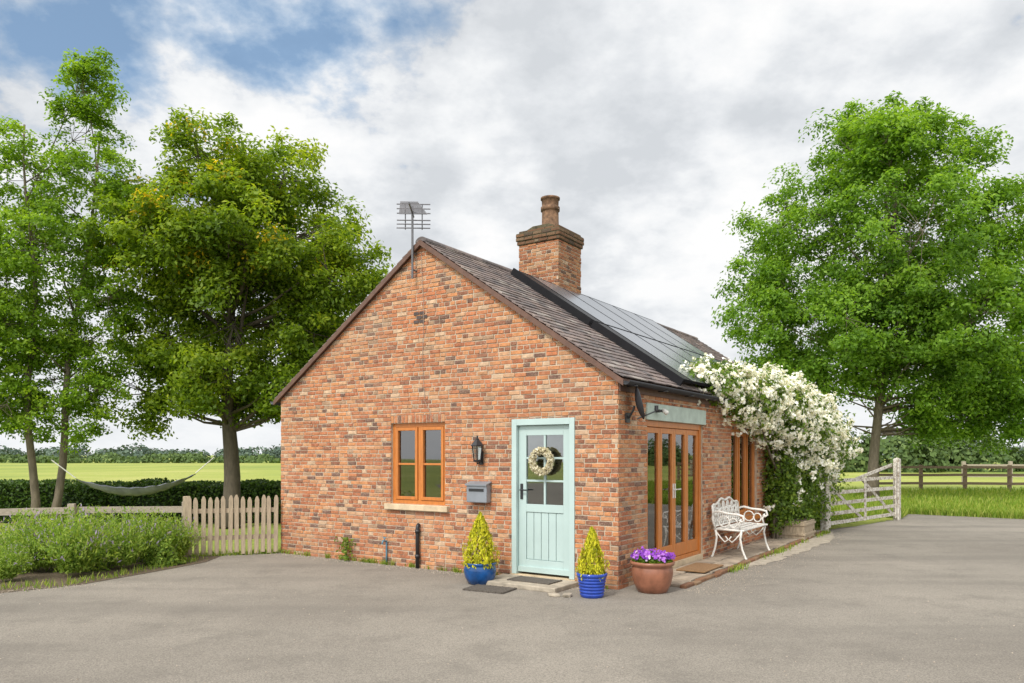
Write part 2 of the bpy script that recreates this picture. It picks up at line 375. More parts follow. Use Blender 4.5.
def bricks(mb,rect,holes,mp,planes=(),ch=.058):
    u0,u1,z0,z1=rect; row=0; z=z0; m=.012
    while z<z1-.01:
        zt=min(z+ch-m,z1); hd=(row%4==3); L=.086+m if hd else .168+m
        off=(0 if hd else (L/2 if row%2 else 0))+.02*math.sin(row*1.7)
        u=u0-off
        while u<u1:
            j=random.uniform(-.007,.007); LL=L
            if not hd and random.random()<.15: LL=.086+m
            a=max(u,u0); b=min(u+LL-m+j,u1)
            if b-a>.03:
                dz=random.uniform(-.003,.003)
                rs=[(a,b,z+dz,zt+dz)]
                for h in holes: rs=subtract(rs,h)
                for r in rs:
                    if r[1]-r[0]<.012 or r[3]-r[2]<.012: continue
                    poly=[(r[0],r[2]),(r[1],r[2]),(r[1],r[3]),(r[0],r[3])]
                    for pl in planes:
                        poly=clip(poly,*pl)
                        if len(poly)<3: break
                    onebrick(mb,poly,mp)
            u+=LL
        z+=ch; row+=1
def soldiers(mb,u0,u1,z0,z1,mp):
    n=max(1,round((u1-u0)/.066)); s=(u1-u0)/n
    for i in range(n): onebrick(mb,[(u0+i*s+.006,z0+.005),(u0+(i+1)*s-.006,z0+.005),(u0+(i+1)*s-.006,z1-.005),(u0+i*s+.006,z1-.005)],mp)
mR=(RZ-EZ)/(-RX); mL=(RZ-EZ)/(GW+RX)
plR=(mR,1,EZ-.004); plL=(-mL,1,EZ+mL*GW-.004)
win=(-3.63,-2.62,.90,2.055); door=(-1.51,-.58,.0,2.06)
frn=(.84,2.91,.0,2.05); win2=(4.24,5.75,.54,2.03)
# gable wall
holesG=[win,door]; aw=(win[0]-.0,win[1]+.0,win[3],win[3]+.115)
def backing(rects,polys,mp,t=.28):
    mb=MB()
    for r in rects: mb.prism([(r[0],r[2]),(r[1],r[2]),(r[1],r[3]),(r[0],r[3])],mp,-t,0)
    for p in polys: mb.prism(p,mp,-t,0)
    return mb
def grid(rect,holes):
    rs=[rect]
    for h in holes: rs=subtract(rs,h)
    return rs
wallG=backing(grid((-GW,0,0,EZ),holesG),[[(-GW,EZ),(0,EZ),(RX,RZ)]],gm)
wg=wallG.obj('wall',M_mortar,cot); wg['label']='gable wall of mixed red and buff reclaimed brick'
mb=MB(); bricks(mb,(-GW,.008,0,RZ),holesG+[aw],gm,(plR,plL))
soldiers(mb,*aw,gm)
bg=mb.obj('brickwork',M_brick,wg)
holesS=[frn,win2]
ws=backing(grid((.28,LEN-.28,0,EZ),holesS),[],sm_).obj('wall',M_mortar,cot)
mb=MB(); bricks(mb,(0,LEN,0,EZ-.02),holesS+[(frn[0]-.05,frn[1]+.05,2.05,2.27)],sm_)
mb.obj('brickwork',M_brick,ws)
# the first .28 m of the side wall shows the end of the gable wall
wl=backing([(.28,LEN-.28,0,EZ)],[],lm).obj('wall',M_mortar,cot); mb=MB(); bricks(mb,(0,LEN,0,EZ-.02),[],lm); mb.obj('brickwork',M_brick,wl)
wr=backing([(-GW,0,0,EZ)],[[(-GW,EZ),(0,EZ),(RX,RZ)]],bm_).obj('wall',M_mortar,cot); mb=MB(); bricks(mb,(-GW,0,0,RZ),[],bm_,(plR,plL)); mb.obj('brickwork',M_brick,wr)
mb=MB(); mb.box(-GW+.28,-.28,.28,LEN-.28,.01,.05); mb.obj('floor',M_floorint,cot)
mb=MB(); mb.box(-GW+.29,-.29,6.2,6.3,.05,2.45); mb.obj('interior_wall',M_plaster,cot)
mb=MB(); mb.box(-GW+.285,-.285,.285,LEN-.285,2.455,2.48); mb.obj('ceiling',M_plaster,cot)
# roof
V0,V1=-.05,LEN+.06
hR=math.hypot(RX,RZ-EZ); hL=math.hypot(GW+RX,RZ-EZ)
cR,sR=-RX/hR,(RZ-EZ)/hR; cL,sL=(GW+RX)/hL,(RZ-EZ)/hL
def roofpt(side,s,v,h):
    if side>0: return (RX+s*cR+sR*h, v, RZ+.06-s*sR+cR*h)
    return (RX-s*cL-sL*h, v, RZ+.06-s*sL+cL*h)
mb=MB()
for xe in (.07,-GW-.07):
    m_=mR if xe>0 else mL
    dz=abs(xe-RX)*m_
    mb.prism([(RX,RZ+.006),(xe,RZ-dz+.006),(xe,RZ-dz+.05),(RX,RZ+.05)],lambda u,z,d:(u,d,z),V0,V1)
roof=mb.obj('roof',M_verge,cot); roof['label']='pitched roof of dark brown plain tiles'
mb=MB()
for side in (1,-1):
    smax=(hR if side>0 else hL)+.10; ex=.125; tw=.20; r=0; s=.03
    while s<smax:
        v=V0-(tw/2 if r%2 else 0)
        e0=min(s+ex,smax)
        while v<V1:
            a=max(v+.002,V0); b=min(v+tw-.002,V1)
            if b-a>.03:
                l=.012+random.uniform(0,.008); e=e0+random.uniform(-.004,.006)
                P=[roofpt(side,s-.05,a,.0),roofpt(side,s-.05,b,.0),roofpt(side,e,b,l),roofpt(side,e,a,l),
                   roofpt(side,s-.05,a,.012),roofpt(side,s-.05,b,.012),roofpt(side,e,b,l+.014),roofpt(side,e,a,l+.014)]
                mb.add(P,[(0,3,2,1),(4,5,6,7),(0,1,5,4),(1,2,6,5),(2,3,7,6),(3,0,4,7)])
            v+=tw
        s+=ex; r+=1
mb.obj('roof_tiles',M_tile,roof)
CV=3.48; CH=.40
def ridge(v0,v1):
    mb=MB(); v=v0
    while v<v1-.1:
        prof=[(math.cos(math.pi*q/8)*.10,math.sin(math.pi*q/8)*.07) for q in range(9)]
        e=min(v+.44,v1); k=len(mb.v)
        for vv in (v,e):
            for (a,b) in prof: mb.v.append((RX+a,vv,RZ+.03+b+random.uniform(0,.004)))
        for i in range(8): mb.f.append((k+i,k+i+1,k+9+i+1,k+9+i))
        mb.f.append(tuple(k+i for i in range(9))); mb.f.append(tuple(k+9+i for i in range(9))[::-1])
        v+=.45
    mb.obj('ridge_tiles',M_tile,roof)
ridge(V0,CV-CH); ridge(CV+CH,V1)
for xe in (.10,-GW-.10):
    m_=mR if xe>0 else mL; dz=abs(xe-RX)*m_
    for mp in (gm,bm_):
        mb=MB(); mb.prism([(RX,RZ-.02),(xe,RZ-dz-.02),(xe,RZ-dz+.055),(RX,RZ+.055)],mp,.055,.075); mb.obj('verge_board',M_verge,roof)
# gutters
for (gx) in (.135,-GW-.135):
    mb=MB(); pr=[]
    for q in range(9):
        a=math.pi+math.pi*q/8; pr.append((gx+.055*math.cos(a),2.475+.055*math.sin(a)))
    pr2=[(gx+.049*math.cos(math.pi+math.pi*q/8),2.475+.049*math.sin(math.pi+math.pi*q/8)) for q in range(8,-1,-1)]
    mb.prism(pr+pr2,lambda u,z,d:(u,d,z),V0-.02,V1)
    for k in range(12):
        yy=.1+k*.93; mb.box(gx-.062,gx+.062,yy,yy+.03,2.412,2.425)
    mb.obj('gutter',M_gutter,roof,True)
mb=MB(); mb.box(.014,.03,.0,LEN,2.36,2.47); mb.obj('fascia',M_verge,roof)
# chimney
cy0,cy1=CV-CH,CV+CH; cx0,cx1=RX-CH,RX+CH
mb=MB(); mb.box(cx0,cx1,cy0,cy1,3.9,5.28); chm=mb.obj('chimney',M_mortar,roof); chm['label']='square brick chimney stack with corbelled mossy top'
mb=MB()
for (mp,a,b) in ((lambda u,z,d:(u,cy0-d,z),cx0,cx1),(lambda u,z,d:(u,cy1+d,z),cx0,cx1),(lambda u,z,d:(cx1+d,u,z),cy0,cy1),(lambda u,z,d:(cx0-d,u,z),cy0,cy1)):
    bricks(mb,(a-.006,b+.006,4.0,5.31),[],mp)
mb.obj('chimney_brickwork',M_brick_ch,roof)
mb=MB(); mb2=MB()
for i,(e,z0,z1) in enumerate(((.025,5.325,5.385),(.04,5.39,5.45),(.04,5.455,5.515),(.0,5.52,5.56))):
    mb.box(cx0-e,cx1+e,cy0-e,cy1+e,z0-.008,z1+.004)
    for (mp,a,b) in ((lambda u,z,d:(u,cy0-e-d,z),cx0-e,cx1+e),(lambda u,z,d:(u,cy1+e+d,z),cx0-e,cx1+e),(lambda u,z,d:(cx1+e+d,u,z),cy0-e,cy1+e),(lambda u,z,d:(cx0-e-d,u,z),cy0-e,cy1+e)):
        bricks(mb2,(a,b,z0,z1-.003),[],mp)
mb.prism([(cx0+.05,5.565),(cx1-.05,5.565),(cx1-.24,5.64),(cx0+.24,5.64)],lambda u,z,d:(u,d,z),cy0+.07,cy1-.07)
mb.obj('chimney_cap',M_coping,roof); mb2.obj('corbel_bricks',brick_mat('brick_mossy',.6,.55),roof)
mb=MB(); mb.lathe([(.17,5.58),(.17,5.68),(.155,5.69),(.150,5.95),(.15,5.96),(.172,5.965),(.172,6.03),(.15,6.04),(.15,6.06),(.155,6.16),(.175,6.17),(.175,6.20),(.13,6.21),(.03,6.22)],16,(RX,CV,0))
mb.obj('chimney_pot',M_pot,roof,True)
mb=MB(); mb.prism([(cx1-.01,0),(cx1+.2,0),(cx1+.2,.02),(cx1-.01,.02)],lambda u,z,d:(u,d,RZ+.09-(u-RX)*mR+z),cy0-.08,cy1+.08); mb.obj('lead_flashing',M_greymetal,roof)
# solar panels (parts of the roof)
for row,(s0,cnt) in enumerate(((2.02,8),(.34,6))):
    for k in range(cnt):
        v=1.86+(0 if k==0 else .36+(k-1)*1.0); wd=.34 if k==0 else .996; s1=s0+1.665; h0,h1=.09,.13
        mb=MB(); f_=.016
        def bx(mb,sa_,sb,va,vb,ha,hb):
            P=[roofpt(1,a,b,c) for c in (ha,hb) for (a,b) in ((sa_,va),(sb,va),(sb,vb),(sa_,vb))]
            mb.add(P,[(0,3,2,1),(4,5,6,7),(0,1,5,4),(1,2,6,5),(2,3,7,6),(3,0,4,7)])
        bx(mb,s0,s1,v,v+f_,h0,h1); bx(mb,s0,s1,v+wd-f_,v+wd,h0,h1); bx(mb,s0,s0+f_,v+f_,v+wd-f_,h0,h1); bx(mb,s1-f_,s1,v+f_,v+wd-f_,h0,h1)
        if k==0: bx(mb,s0-.05,s1+.02,v-.04,v-.005,.02,.135)
        fr=mb.obj('solar_panel',M_sframe,roof)
        if k==0: fr['label']='narrow matt black solar collector'
        me=MB(); bx(me,s0+f_,s1-f_,v+f_,v+wd-f_,h0+.005,h1-.003)
        fr.data.materials.append(M_solarb if k==0 else M_solar)
        b=bmesh.new(); b.from_mesh(fr.data); vs=[b.verts.new(p) for p in me.v]
        for f in me.f:
            ff=b.faces.new([vs[i] for i in f]); ff.material_index=1
        bmesh.ops.recalc_face_normals(b,faces=b.faces); b.to_mesh(fr.data); b.free()
# window / door builders
def frame(mb,mp,u0,u1,z0,z1,w,d0,d1):
    q=lambda a,b,c,d:mb.prism([(a,c),(b,c),(b,d),(a,d)],mp,d0,d1)
    q(u0,u0+w,z0,z1); q(u1-w,u1,z0,z1); q(u0+w,u1-w,z0,z0+w); q(u0+w,u1-w,z1-w,z1)
def rect(mb,mp,a,b,c,d,d0,d1): mb.prism([(a,c),(b,c),(b,d),(a,d)],mp,d0,d1)
def window(u0,u1,z0,z1,mp,cols,bar,sillmat,label=None):
    mb=MB(); frame(mb,mp,u0,u1,z0,z1,.055,-.12,-.045)
    cw=(u1-u0-.11)/cols
    for i in range(1,cols): rect(mb,mp,u0+.055+i*cw-.025,u0+.055+i*cw+.025,z0+.055,z1-.055,-.12,-.05)
    win_=mb.obj('window',M_oak,cot)
    mb=MB(); gl=MB()
    for i in range(cols):
        a=u0+.055+i*cw+(.03 if i else .004); b=u0+.055+(i+1)*cw-(.03 if i<cols-1 else .004)
        frame(mb,mp,a,b,z0+.06,z1-.06,.045,-.105,-.032)
        if bar: rect(mb,mp,a+.045,b-.045,bar-.014,bar+.014,-.09,-.04)
        rect(gl,mp,a+.045,b-.045,z0+.105,z1-.105,-.072,-.068)
    mb.obj('frame',M_oak,win_,bevel=.004); gl.obj('glass',M_glass,win_)
    if sillmat:
        mb=MB(); rect(mb,mp,u0-.08,u1+.08,z0-.085,z0-.003,-.12,.065); mb.obj('sill',sillmat,win_,bevel=.008)
    return win_
w1=window(*win,gm,2,1.47,M_stone); w1['label']='oak-coloured casement window with stone sill'
window(*win2,sm_,3,None,M_oak)
# curtains seen through glass
for (mp,sets,zb) in ((gm,((-3.60,-3.42),(-2.82,-2.66)),.85),(sm_,((.9,1.16),(2.55,2.88),(4.28,4.5),(5.5,5.72)),.12)):
    for (u0,u1) in sets:
        mb=MB(); n=12; P=[]
        for i in range(n+1):
            u=u0+(u1-u0)*i/n; d=.03*(i%2); P+=[mp(u,zb,-.36-d),mp(u,2.1,-.36-d)]
        mb.add(P,[(2*i,2*i+2,2*i+3,2*i+1) for i in range(n)]); mb.obj('curtain',M_curtain,cot)
# front door
u0,u1,z0,z1=door
mb=MB(); rect(mb,gm,u0+.002,u0+.075,.07,z1,-.13,.018); rect(mb,gm,u1-.075,u1-.002,.07,z1,-.13,.018); rect(mb,gm,u0+.075,u1-.075,z1-.08,z1,-.13,.018)
dr=mb.obj('door',M_green,cot,bevel=.004); dr['label']='duck-egg green stable-style door with small-paned window'
du0,du1=u0+.08,u1-.08
mb=MB(); gz0,gz1=.97,1.85; ga,gb=du0+.11,du1-.11
rect(mb,gm,du0,ga,.10,z1-.085,-.085,-.04); rect(mb,gm,gb,du1,.10,z1-.085,-.085,-.04); rect(mb,gm,ga,gb,gz1,z1-.085,-.085,-.04)
rect(mb,gm,ga,gb,.87,gz0,-.085,-.04); rect(mb,gm,ga,gb,.10,.26,-.085,-.04)
rect(mb,gm,(ga+gb)/2-.014,(ga+gb)/2+.014,gz0,gz1,-.08,-.045)
for z in (1.27,1.56): rect(mb,gm,ga,(ga+gb)/2-.014,z-.013,z+.013,-.08,-.046); rect(mb,gm,(ga+gb)/2+.014,gb,z-.013,z+.013,-.08,-.046)
n=5
for i in range(n): rect(mb,gm,ga+(gb-ga)*i/n+.004,ga+(gb-ga)*(i+1)/n-.004,.265,.865,-.075,-.052)
rect(mb,gm,ga,gb,.26,.87,-.085,-.07)
rect(mb,gm,du0,du1,.10,.17,-.04,-.015)
mb.obj('door_leaf',M_green,dr,bevel=.003)
mb=MB(); rect(mb,gm,ga,gb,gz0,gz1,-.066,-.062); mb.obj('glass',M_glass,dr)
mb=MB(); rect(mb,gm,du0+.025,du0+.065,1.03,1.23,-.04,-.032); mb.tube([gm(du0+.045,1.15,-.035),gm(du0+.045,1.15,.01),gm(du0+.15,1.15,.012)],.009,8); mb.obj('handle',M_black,dr)
mb=MB(); rect(mb,gm,u0-.01,u1+.01,.0,.068,-.28,.03); mb.obj('threshold',M_stone,dr)
# french doors
u0,u1,z0,z1=frn
mb=MB(); F0,F1=-.13,-.03
rect(mb,sm_,u0+.002,u0+.07,.12,z1-.002,F0,F1); rect(mb,sm_,u1-.07,u1-.002,.12,z1-.002,F0,F1); rect(mb,sm_,u0+.07,u1-.07,z1-.08,z1-.002,F0,F1); rect(mb,sm_,u0+.07,u1-.07,.12,.17,F0,F1)
fd=mb.obj('french_door',M_oak,cot,bevel=.004); fd['label']='glazed double doors and sidelights in orange oak frame'
inn=u1-u0-.14; pw=inn/4
for i in range(4):
    mb=MB(); gl=MB()
    a=u0+.07+i*pw+.003; b=a+pw-.006; st=.065
    rect(mb,sm_,a,a+st,.175,z1-.085,-.11,-.05); rect(mb,sm_,b-st,b,.175,z1-.085,-.11,-.05)
    rect(mb,sm_,a+st,b-st,.175,.35,-.11,-.05); rect(mb,sm_,a+st,b-st,z1-.16,z1-.085,-.11,-.05)
    rect(gl,sm_,a+st,b-st,.35,z1-.16,-.082,-.078)
    mb.obj('door_leaf',M_oak,fd,bevel=.004); gl.obj('glass',M_glass,fd)
for c in (u0+.07+2*pw-.035,u0+.07+2*pw+.035):
    mb=MB(); rect(mb,sm_,c-.015,c+.015,1.0,1.2,-.05,-.042)
    s=-1 if c<u0+.07+2*pw else 1
    mb.tube([sm_(c,1.12,-.045),sm_(c,1.12,.0),sm_(c+s*.10,1.12,.0)],.008,8)
    mb.obj('handle',M_whiteiron,fd)
mb=MB(); rect(mb,sm_,u0,u1,.0,.118,-.28,-.0); mb.obj('threshold',M_stone,fd)
mb=MB(); rect(mb,sm_,frn[0]-.05,frn[1]+.05,2.052,2.268,-.01,.03); mb.obj('lintel',M_green2,cot,bevel=.005)
# pipes on gable
mb=MB(); x=-3.08; mb.tube([(x,-.05,0),(x,-.05,.55),(x,-.045,.60),(x,-.02,.62)],.028,10); mb.lathe([(.036,0),(.036,.05)],12,(x,-.05,.15)); mb.lathe([(.036,0),(.036,.05)],12,(x,-.05,.5)); mb.obj('waste_pipe',M_black,cot,True)
mb=MB(); x=-3.69; mb.tube([(x,-.03,0),(x,-.03,.36)],.012,8); mb.tube([(x,-.03,.34),(x,-.10,.36),(x,-.12,.31)],.012,8); mb.tube([(x-.03,-.07,.40),(x+.03,-.07,.40)],.008,6); mb.tube([(x,-.07,.36),(x,-.07,.40)],.007,6); mb.obj('garden_tap',simple('tap_blue',(.10,.22,.30),.5),cot,True)
mb=MB(); mb.tube([(RX-.02,-.02,4.45),(RX+.03,-.018,3.6),(RX+.0,-.018,2.9),(RX+.05,-.018,2.35),(RX+.2,-.018,2.1)],.0035,6); mb.obj('cable',M_cable,cot)
mb=MB(); 
for k in range(3):
    for j in range(2): rect(mb,gm,RX-.16+j*.105+(.05 if k%2 else 0),RX-.07+j*.105+(.05 if k%2 else 0),3.46+k*.058,3.505+k*.058,.004,.016)
mb.obj('air_brick',simple('dark_brick',(.08,.06,.055),.9,.3,20),cot)

# ------------------------------------------------------------ fittings on the house (top-level)
def at(name,x,y,z,label,cat,rz=0,group=None): return empty(name,W(x,y,z),ANG+rz,label,cat,group)
# lantern
e=at('wall_lantern',-1.99,0,1.45,'black coach lantern fixed to the brick wall','lamp')
mb=MB(); mb.box(-.03,.03,-.03,-.012,.02,.2); mb.tube([(0,-.03,.1),(0,-.07,.04),(0,-.11,.03),(0,-.11,.06)],.008,8); mb.obj('bracket',M_black,e)
mb=MB(); c=(0,-.11,0)
mb.lathe([(.02,.05),(.055,.065),(.06,.08),(.052,.085)],6,c)
for k in range(6):
    a=2*math.pi*k/6; mb.tube([(.05*math.cos(a),-.11+.05*math.sin(a),.08),(.075*math.cos(a),-.11+.075*math.sin(a),.27)],.005,5)
mb.lathe([(.09,.265),(.095,.275),(.05,.33),(.03,.35),(.03,.365),(.012,.37),(.012,.40),(.002,.41)],6,c); mb.obj('lamp_housing',M_black,e)
mb=MB(); mb.lathe([(.047,.09),(.068,.262)],6,c); mb.obj('lamp_glass',M_glass,e)
# letter box
e=at('letterbox',-2.0,0,.97,'grey metal post box mounted on the brick wall','letterbox')
mb=MB(); mb.box(-.165,.165,-.12,-.014,0,.24); mb.obj('box_body',M_greymetal,e,bevel=.012)
mb=MB(); mb.add([(-.175,-.014,.28),(.175,-.014,.28),(.175,-.14,.242),(-.175,-.14,.242),(-.175,-.014,.265),(.175,-.014,.265),(.175,-.14,.225),(-.175,-.14,.225)],[(0,1,2,3),(7,6,5,4),(2,3,7,6),(0,3,7,4),(1,2,6,5),(0,1,5,4)]); mb.obj('lid',M_greymetal,e)
mb=MB(); mb.box(-.12,.12,-.128,-.121,.15,.185); mb.obj('flap',M_black,e)
# wreath
e=at('door_wreath',-1.045,.02,1.52,'round wreath of dried cream flowers hung on the door','wreath')
n=1300; a=rng.uniform(0,2*np.pi,n); t=rng.uniform(0,2*np.pi,n); rr=.046*np.sqrt(rng.uniform(.3,1,n))
R=.135
C=np.stack([(R+rr*np.cos(t))*np.cos(a),-.055+rr*np.sin(t)*.8,(R+rr*np.cos(t))*np.sin(a)],1)
quads('dried_flowers',leaves(C,rdir(n)+np.array([0,-1.,0]),rng.uniform(.02,.045,n),.7),rng.uniform(0.1,1,n),L_wreath,e)
mb=MB(); mb.tube([(R*math.cos(k*.3142),-.05,R*math.sin(k*.3142)) for k in range(21)],.022,8); mb.obj('wreath_ring',M_soil,e)
# aerial
e=at('tv_aerial',-3.13,-.10,4.08,'television aerial on a pole clamped to the gable peak','aerial')
mb=MB(); mb.tube([(0,0,0),(0,0,1.02)],.016,8); mb.tube([(0,0,.12),(0,.1,.12)],.012,6); mb.tube([(0,0,.36),(0,.1,.36)],.012,6); mb.obj('mast',M_alu,e)
mb=MB(); bd=Vector((.55,-.75,-.05)).normalized(); pr=Vector((bd.y,-bd.x,0)).normalized(); pc=Vector((0,0,.92))
mb.bar(pc-bd*.22,pc+bd*.5,.018,.018)
for k in range(11):
    p=pc-bd*.12+bd*.06*k; L=.20-.008*k; mb.tube([p-pr*L+Vector((0,0,.02)),p+pr*L+Vector((0,0,.02))],.007,5)
mb.obj('aerial_array',M_alu,e)
mb=MB()
p=pc-bd*.22
for zz in (-.17,-.11,-.05,.05,.11,.17): mb.tube([p-pr*.24+Vector((0,0,zz))-bd*abs(zz)*-.3,p+pr*.24+Vector((0,0,zz))-bd*abs(zz)*-.3],.009,5)
for sx in (-.12,.12): mb.tube([p+pr*sx+Vector((0,0,-.18)),p+pr*sx,p+pr*sx+Vector((0,0,.18))],.009,5)
mb.obj('reflector',M_alu,e)
# dish
e=at('satellite_dish',.02,.22,2.15,'dark grey satellite dish on a wall bracket','satellite dish')
mb=MB(); mb.tube([(0,0,-.1),(.02,0,-.1),(.08,-.02,-.02),(.10,-.02,.04)],.014,8); mb.box(-.008,.012,-.05,.05,-.16,-.04); mb.obj('bracket',M_black,e)
mb=MB(); pf=[(.002,0)]+[(.2*k/8,.045*(k/8)**2) for k in range(1,9)]+[(.203,.05)]+[(.2*k/8,.045*(k/8)**2+.006) for k in range(8,0,-1)]+[(.002,.006)]
mb.lathe(pf,28); d=mb.obj('dish',simple('dish_grey',(.03,.032,.037),.65,.1),e,True); d.location=(.12,-.02,.06); d.rotation_euler=Vector((.8,.5,.22)).to_track_quat('Z','Y').to_euler(); d.scale=(.92,1.0,1)
mb=MB(); mb.tube([(.13,-.02,-.12),(.34,.10,-.02)],.009,6); mb.tube([(.33,.10,-.02),(.33,.10,.04)],.025,8); mb.obj('receiver_arm',M_black,e)
# flood light
e=at('flood_light',.03,1.05,2.17,'small white floodlight on the painted lintel','lamp')
mb=MB(); mb.tube([(0,0,0),(.06,0,0)],.02,8); mb.bar((.06,-.05,0),(.06,.05,0),.03,.03); mb.obj('bracket',M_black,e)
mb=MB(); mb.lathe([(.02,-.03),(.03,.0),(.03,.05),(.01,.06)],12); q=mb.obj('lamp_head',M_whiteiron,e,True); q.location=(.10,.05,.0); q.rotation_euler=(0,math.radians(130),0)

# step, mats, paving
e=at('door_step',-1.0,0,0,'worn stone doorstep slab in front of the green door','step')
mb=MB(); mb.box(-.62,.50,-.62,-.035,0,.06); mb.obj('slab',M_slab,e,bevel=.012)
e=at('door_mat',-.98,-.3,.062,'black rubber mat lying on the doorstep','mat')
mb=MB(); 
for k in range(9): mb.box(-.28,.28,-.15+k*.034,-.15+k*.034+.025,0,.012)
mb.box(-.30,-.28,-.16,.16,0,.014); mb.box(.28,.30,-.16,.16,0,.014); mb.obj('mat_ribs',M_rubber,e)
e=at('rubber_mat',-1.25,-.86,.006,'flat grey rubber mat on the tarmac below the step','mat',math.radians(6))
mb=MB()
for k in range(10): mb.box(-.27,.27,-.17+k*.035,-.17+k*.035+.026,0,.018)
for k in range(7): mb.box(-.27+k*.084,-.255+k*.084,-.18,.18,.002,.020)
mb.obj('mat_grid',M_rubber,e)
e=at('coir_mat',.34,1.85,.055,'brown coir mat outside the glazed doors','mat')
mb=MB(); mb.box(-.20,.20,-.38,.38,0,.02); mb.obj('mat_pile',M_coir,e,bevel=.006)
for (sx_,sy_) in ((-.42,-.78),(-.28,-.72)):
    e=at('loose_stone',sx_,sy_,.004,'loose flat stone lying beside the doorstep','stone',random.uniform(0,3),'loose stones by the step')
    mb=MB(); mb.add([(math.cos(a)*(.075+random.uniform(-.015,.02)),math.sin(a)*.055,z) for z in (0,.035) for a in [k*math.pi/3 for k in range(6)]],[tuple(range(6))[::-1],tuple(range(6,12))]+[(i,(i+1)%6,(i+1)%6+6,i+6) for i in range(6)]); mb.obj('stone_body',M_slab,e,bevel=.01)
# paved strip
e=at('side_path',0,0,0,'low strip of worn slabs and old edging beside the wall','path'); e['kind']='structure'
mb=MB(); y=.55
while y<8.0:
    x=.02
    ln=random.uniform(.30,.48)
    for wd in (.27,.28):
        j=random.uniform(-.012,.012); mb.box(x,x+wd-.014+j,y,y+ln-.016,0,.040+random.uniform(0,.014)); x+=wd+j
    y+=ln
mb.obj('paving_slabs',simple('brown_pavers',(.32,.26,.195),.92,.45,5,bmp=.6),e,bevel=.010)
mb=MB(); y=.5
while y<8.1:
    l_=random.uniform(.16,.30); j=random.uniform(-.018,.018)
    if random.random()<.88: mb.box(.585+j,.67+j,y,y+l_-.012,0,.035+random.uniform(0,.018))
    y+=l_
mb.obj('edging_stones',brick_mat('old_edging',.8,.5),e,bevel=.010)
g=MB(); ap0=[W(.66,2.2),W(.90,3.2),W(1.02,5.0),W(1.05,7.2),W(.75,8.6),W(.62,8),W(.62,2.2)]; ap=[]
for i,p in enumerate(ap0):
    q=ap0[(i+1)%len(ap0)]
    for j in range(12): f=j/12; ap.append((p[0]+(q[0]-p[0])*f+random.gauss(0,.03),p[1]+(q[1]-p[1])*f+random.gauss(0,.03)))
g.add([(p[0],p[1],.009) for p in ap],[tuple(range(len(ap)))]); o=g.obj('gravel_strip',M_concrete); tag(o,'pale gravelly strip beside the brick path','path',kind='structure')

# ------------------------------------------------------------ pots
def conifer(e,h,r,z0,n=2600):
    z=rng.uniform(0,1,n)**1.25; a=rng.uniform(0,2*np.pi,n)
    lob=1+.18*np.sin(5*a+9*z)+.1*np.sin(11*a+3)
    prof=np.where(z<.25,.75+z,1.0)*(1-z)**.8*1.15
    rad=r*prof*lob*np.sqrt(rng.uniform(.35,1,n))
    C=np.stack([rad*np.cos(a),rad*np.sin(a),z0+z*h],1)
    ax=np.stack([np.cos(a)*.5,np.sin(a)*.5,np.full(n,1.)],1)+rng.normal(size=(n,3))*.3
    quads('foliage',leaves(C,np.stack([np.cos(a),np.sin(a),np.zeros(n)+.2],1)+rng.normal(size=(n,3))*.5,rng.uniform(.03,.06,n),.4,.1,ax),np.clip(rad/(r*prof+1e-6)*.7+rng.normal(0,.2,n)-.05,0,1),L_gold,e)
    mb=MB(); mb.tube([(0,0,z0-.05),(0,0,z0+h*.8)],[.012,.004],6); mb.obj('stem',M_bark,e)
e=empty('potted_conifer',(-.397,9.36,0),0,'golden conifer in a teal-blue glazed pot beside the step','potted plant','potted conifers by the door')
mb=MB(); mb.lathe([(.11,0),(.15,.01),(.19,.09),(.205,.17),(.195,.22),(.185,.235),(.205,.25),(.205,.27),(.18,.27),(.17,.235),(.10,.23)],36); mb.obj('pot',M_blue,e,True)
mb=MB(); mb.lathe([(.01,.232),(.172,.236),(.01,.245)],20); mb.obj('soil',M_soil,e); conifer(e,.66,.23,.22,3000)
e=empty('potted_conifer',(.90,8.48,0),0,'small golden conifer in a ribbed cobalt-blue pot','potted plant','potted conifers by the door')
pf=[(.10,0),(.125,.005)]
for k in range(6): 
    z=.02+k*.036; r=.128+.005*k; pf+=[(r,z),(r+.009,z+.012),(r+.009,z+.024),(r,z+.034)]
pf+=[(.172,.24),(.175,.275),(.155,.275),(.145,.24),(.08,.235)]
mb=MB(); mb.lathe(pf,36); mb.obj('pot',M_blue2,e,True)
mb=MB(); mb.lathe([(.01,.238),(.147,.242),(.01,.25)],20); mb.obj('soil',M_soil,e); conifer(e,.56,.175,.22,2400)
e=empty('flower_pot',(1.64,8.80,0),0,'brown glazed bowl planter of purple pansies at the wall corner','potted plant')
mb=MB(); mb.lathe([(.15,0),(.17,.01),(.215,.10),(.24,.22),(.235,.29),(.225,.31),(.255,.325),(.26,.355),(.245,.365),(.225,.355),(.215,.31),(.1,.30)],40); mb.obj('pot',M_terra,e,True)
mb=MB(); mb.lathe([(.01,.31),(.218,.318),(.01,.33)],20); mb.obj('soil',M_soil,e)
n=900; a=rng.uniform(0,6.283,n); r=.23*np.sqrt(rng.uniform(0,1,n)); C=np.stack([r*np.cos(a),r*np.sin(a),.33+.12*rng.uniform(0,1,n)*(1.1-r/.25)+.02],1)
quads('foliage',leaves(C,rdir(n)+np.array([0,0,1.]),rng.uniform(.03,.06,n),.6),rng.uniform(.2,.8,n),L_rose,e)
m=85; a=rng.uniform(0,6.283,m); r=.25*np.sqrt(rng.uniform(0,1,m)); FC=np.stack([r*np.cos(a),r*np.sin(a),.40+.09*rng.uniform(.2,1,m)*(1.25-(r/.25)**2)],1)
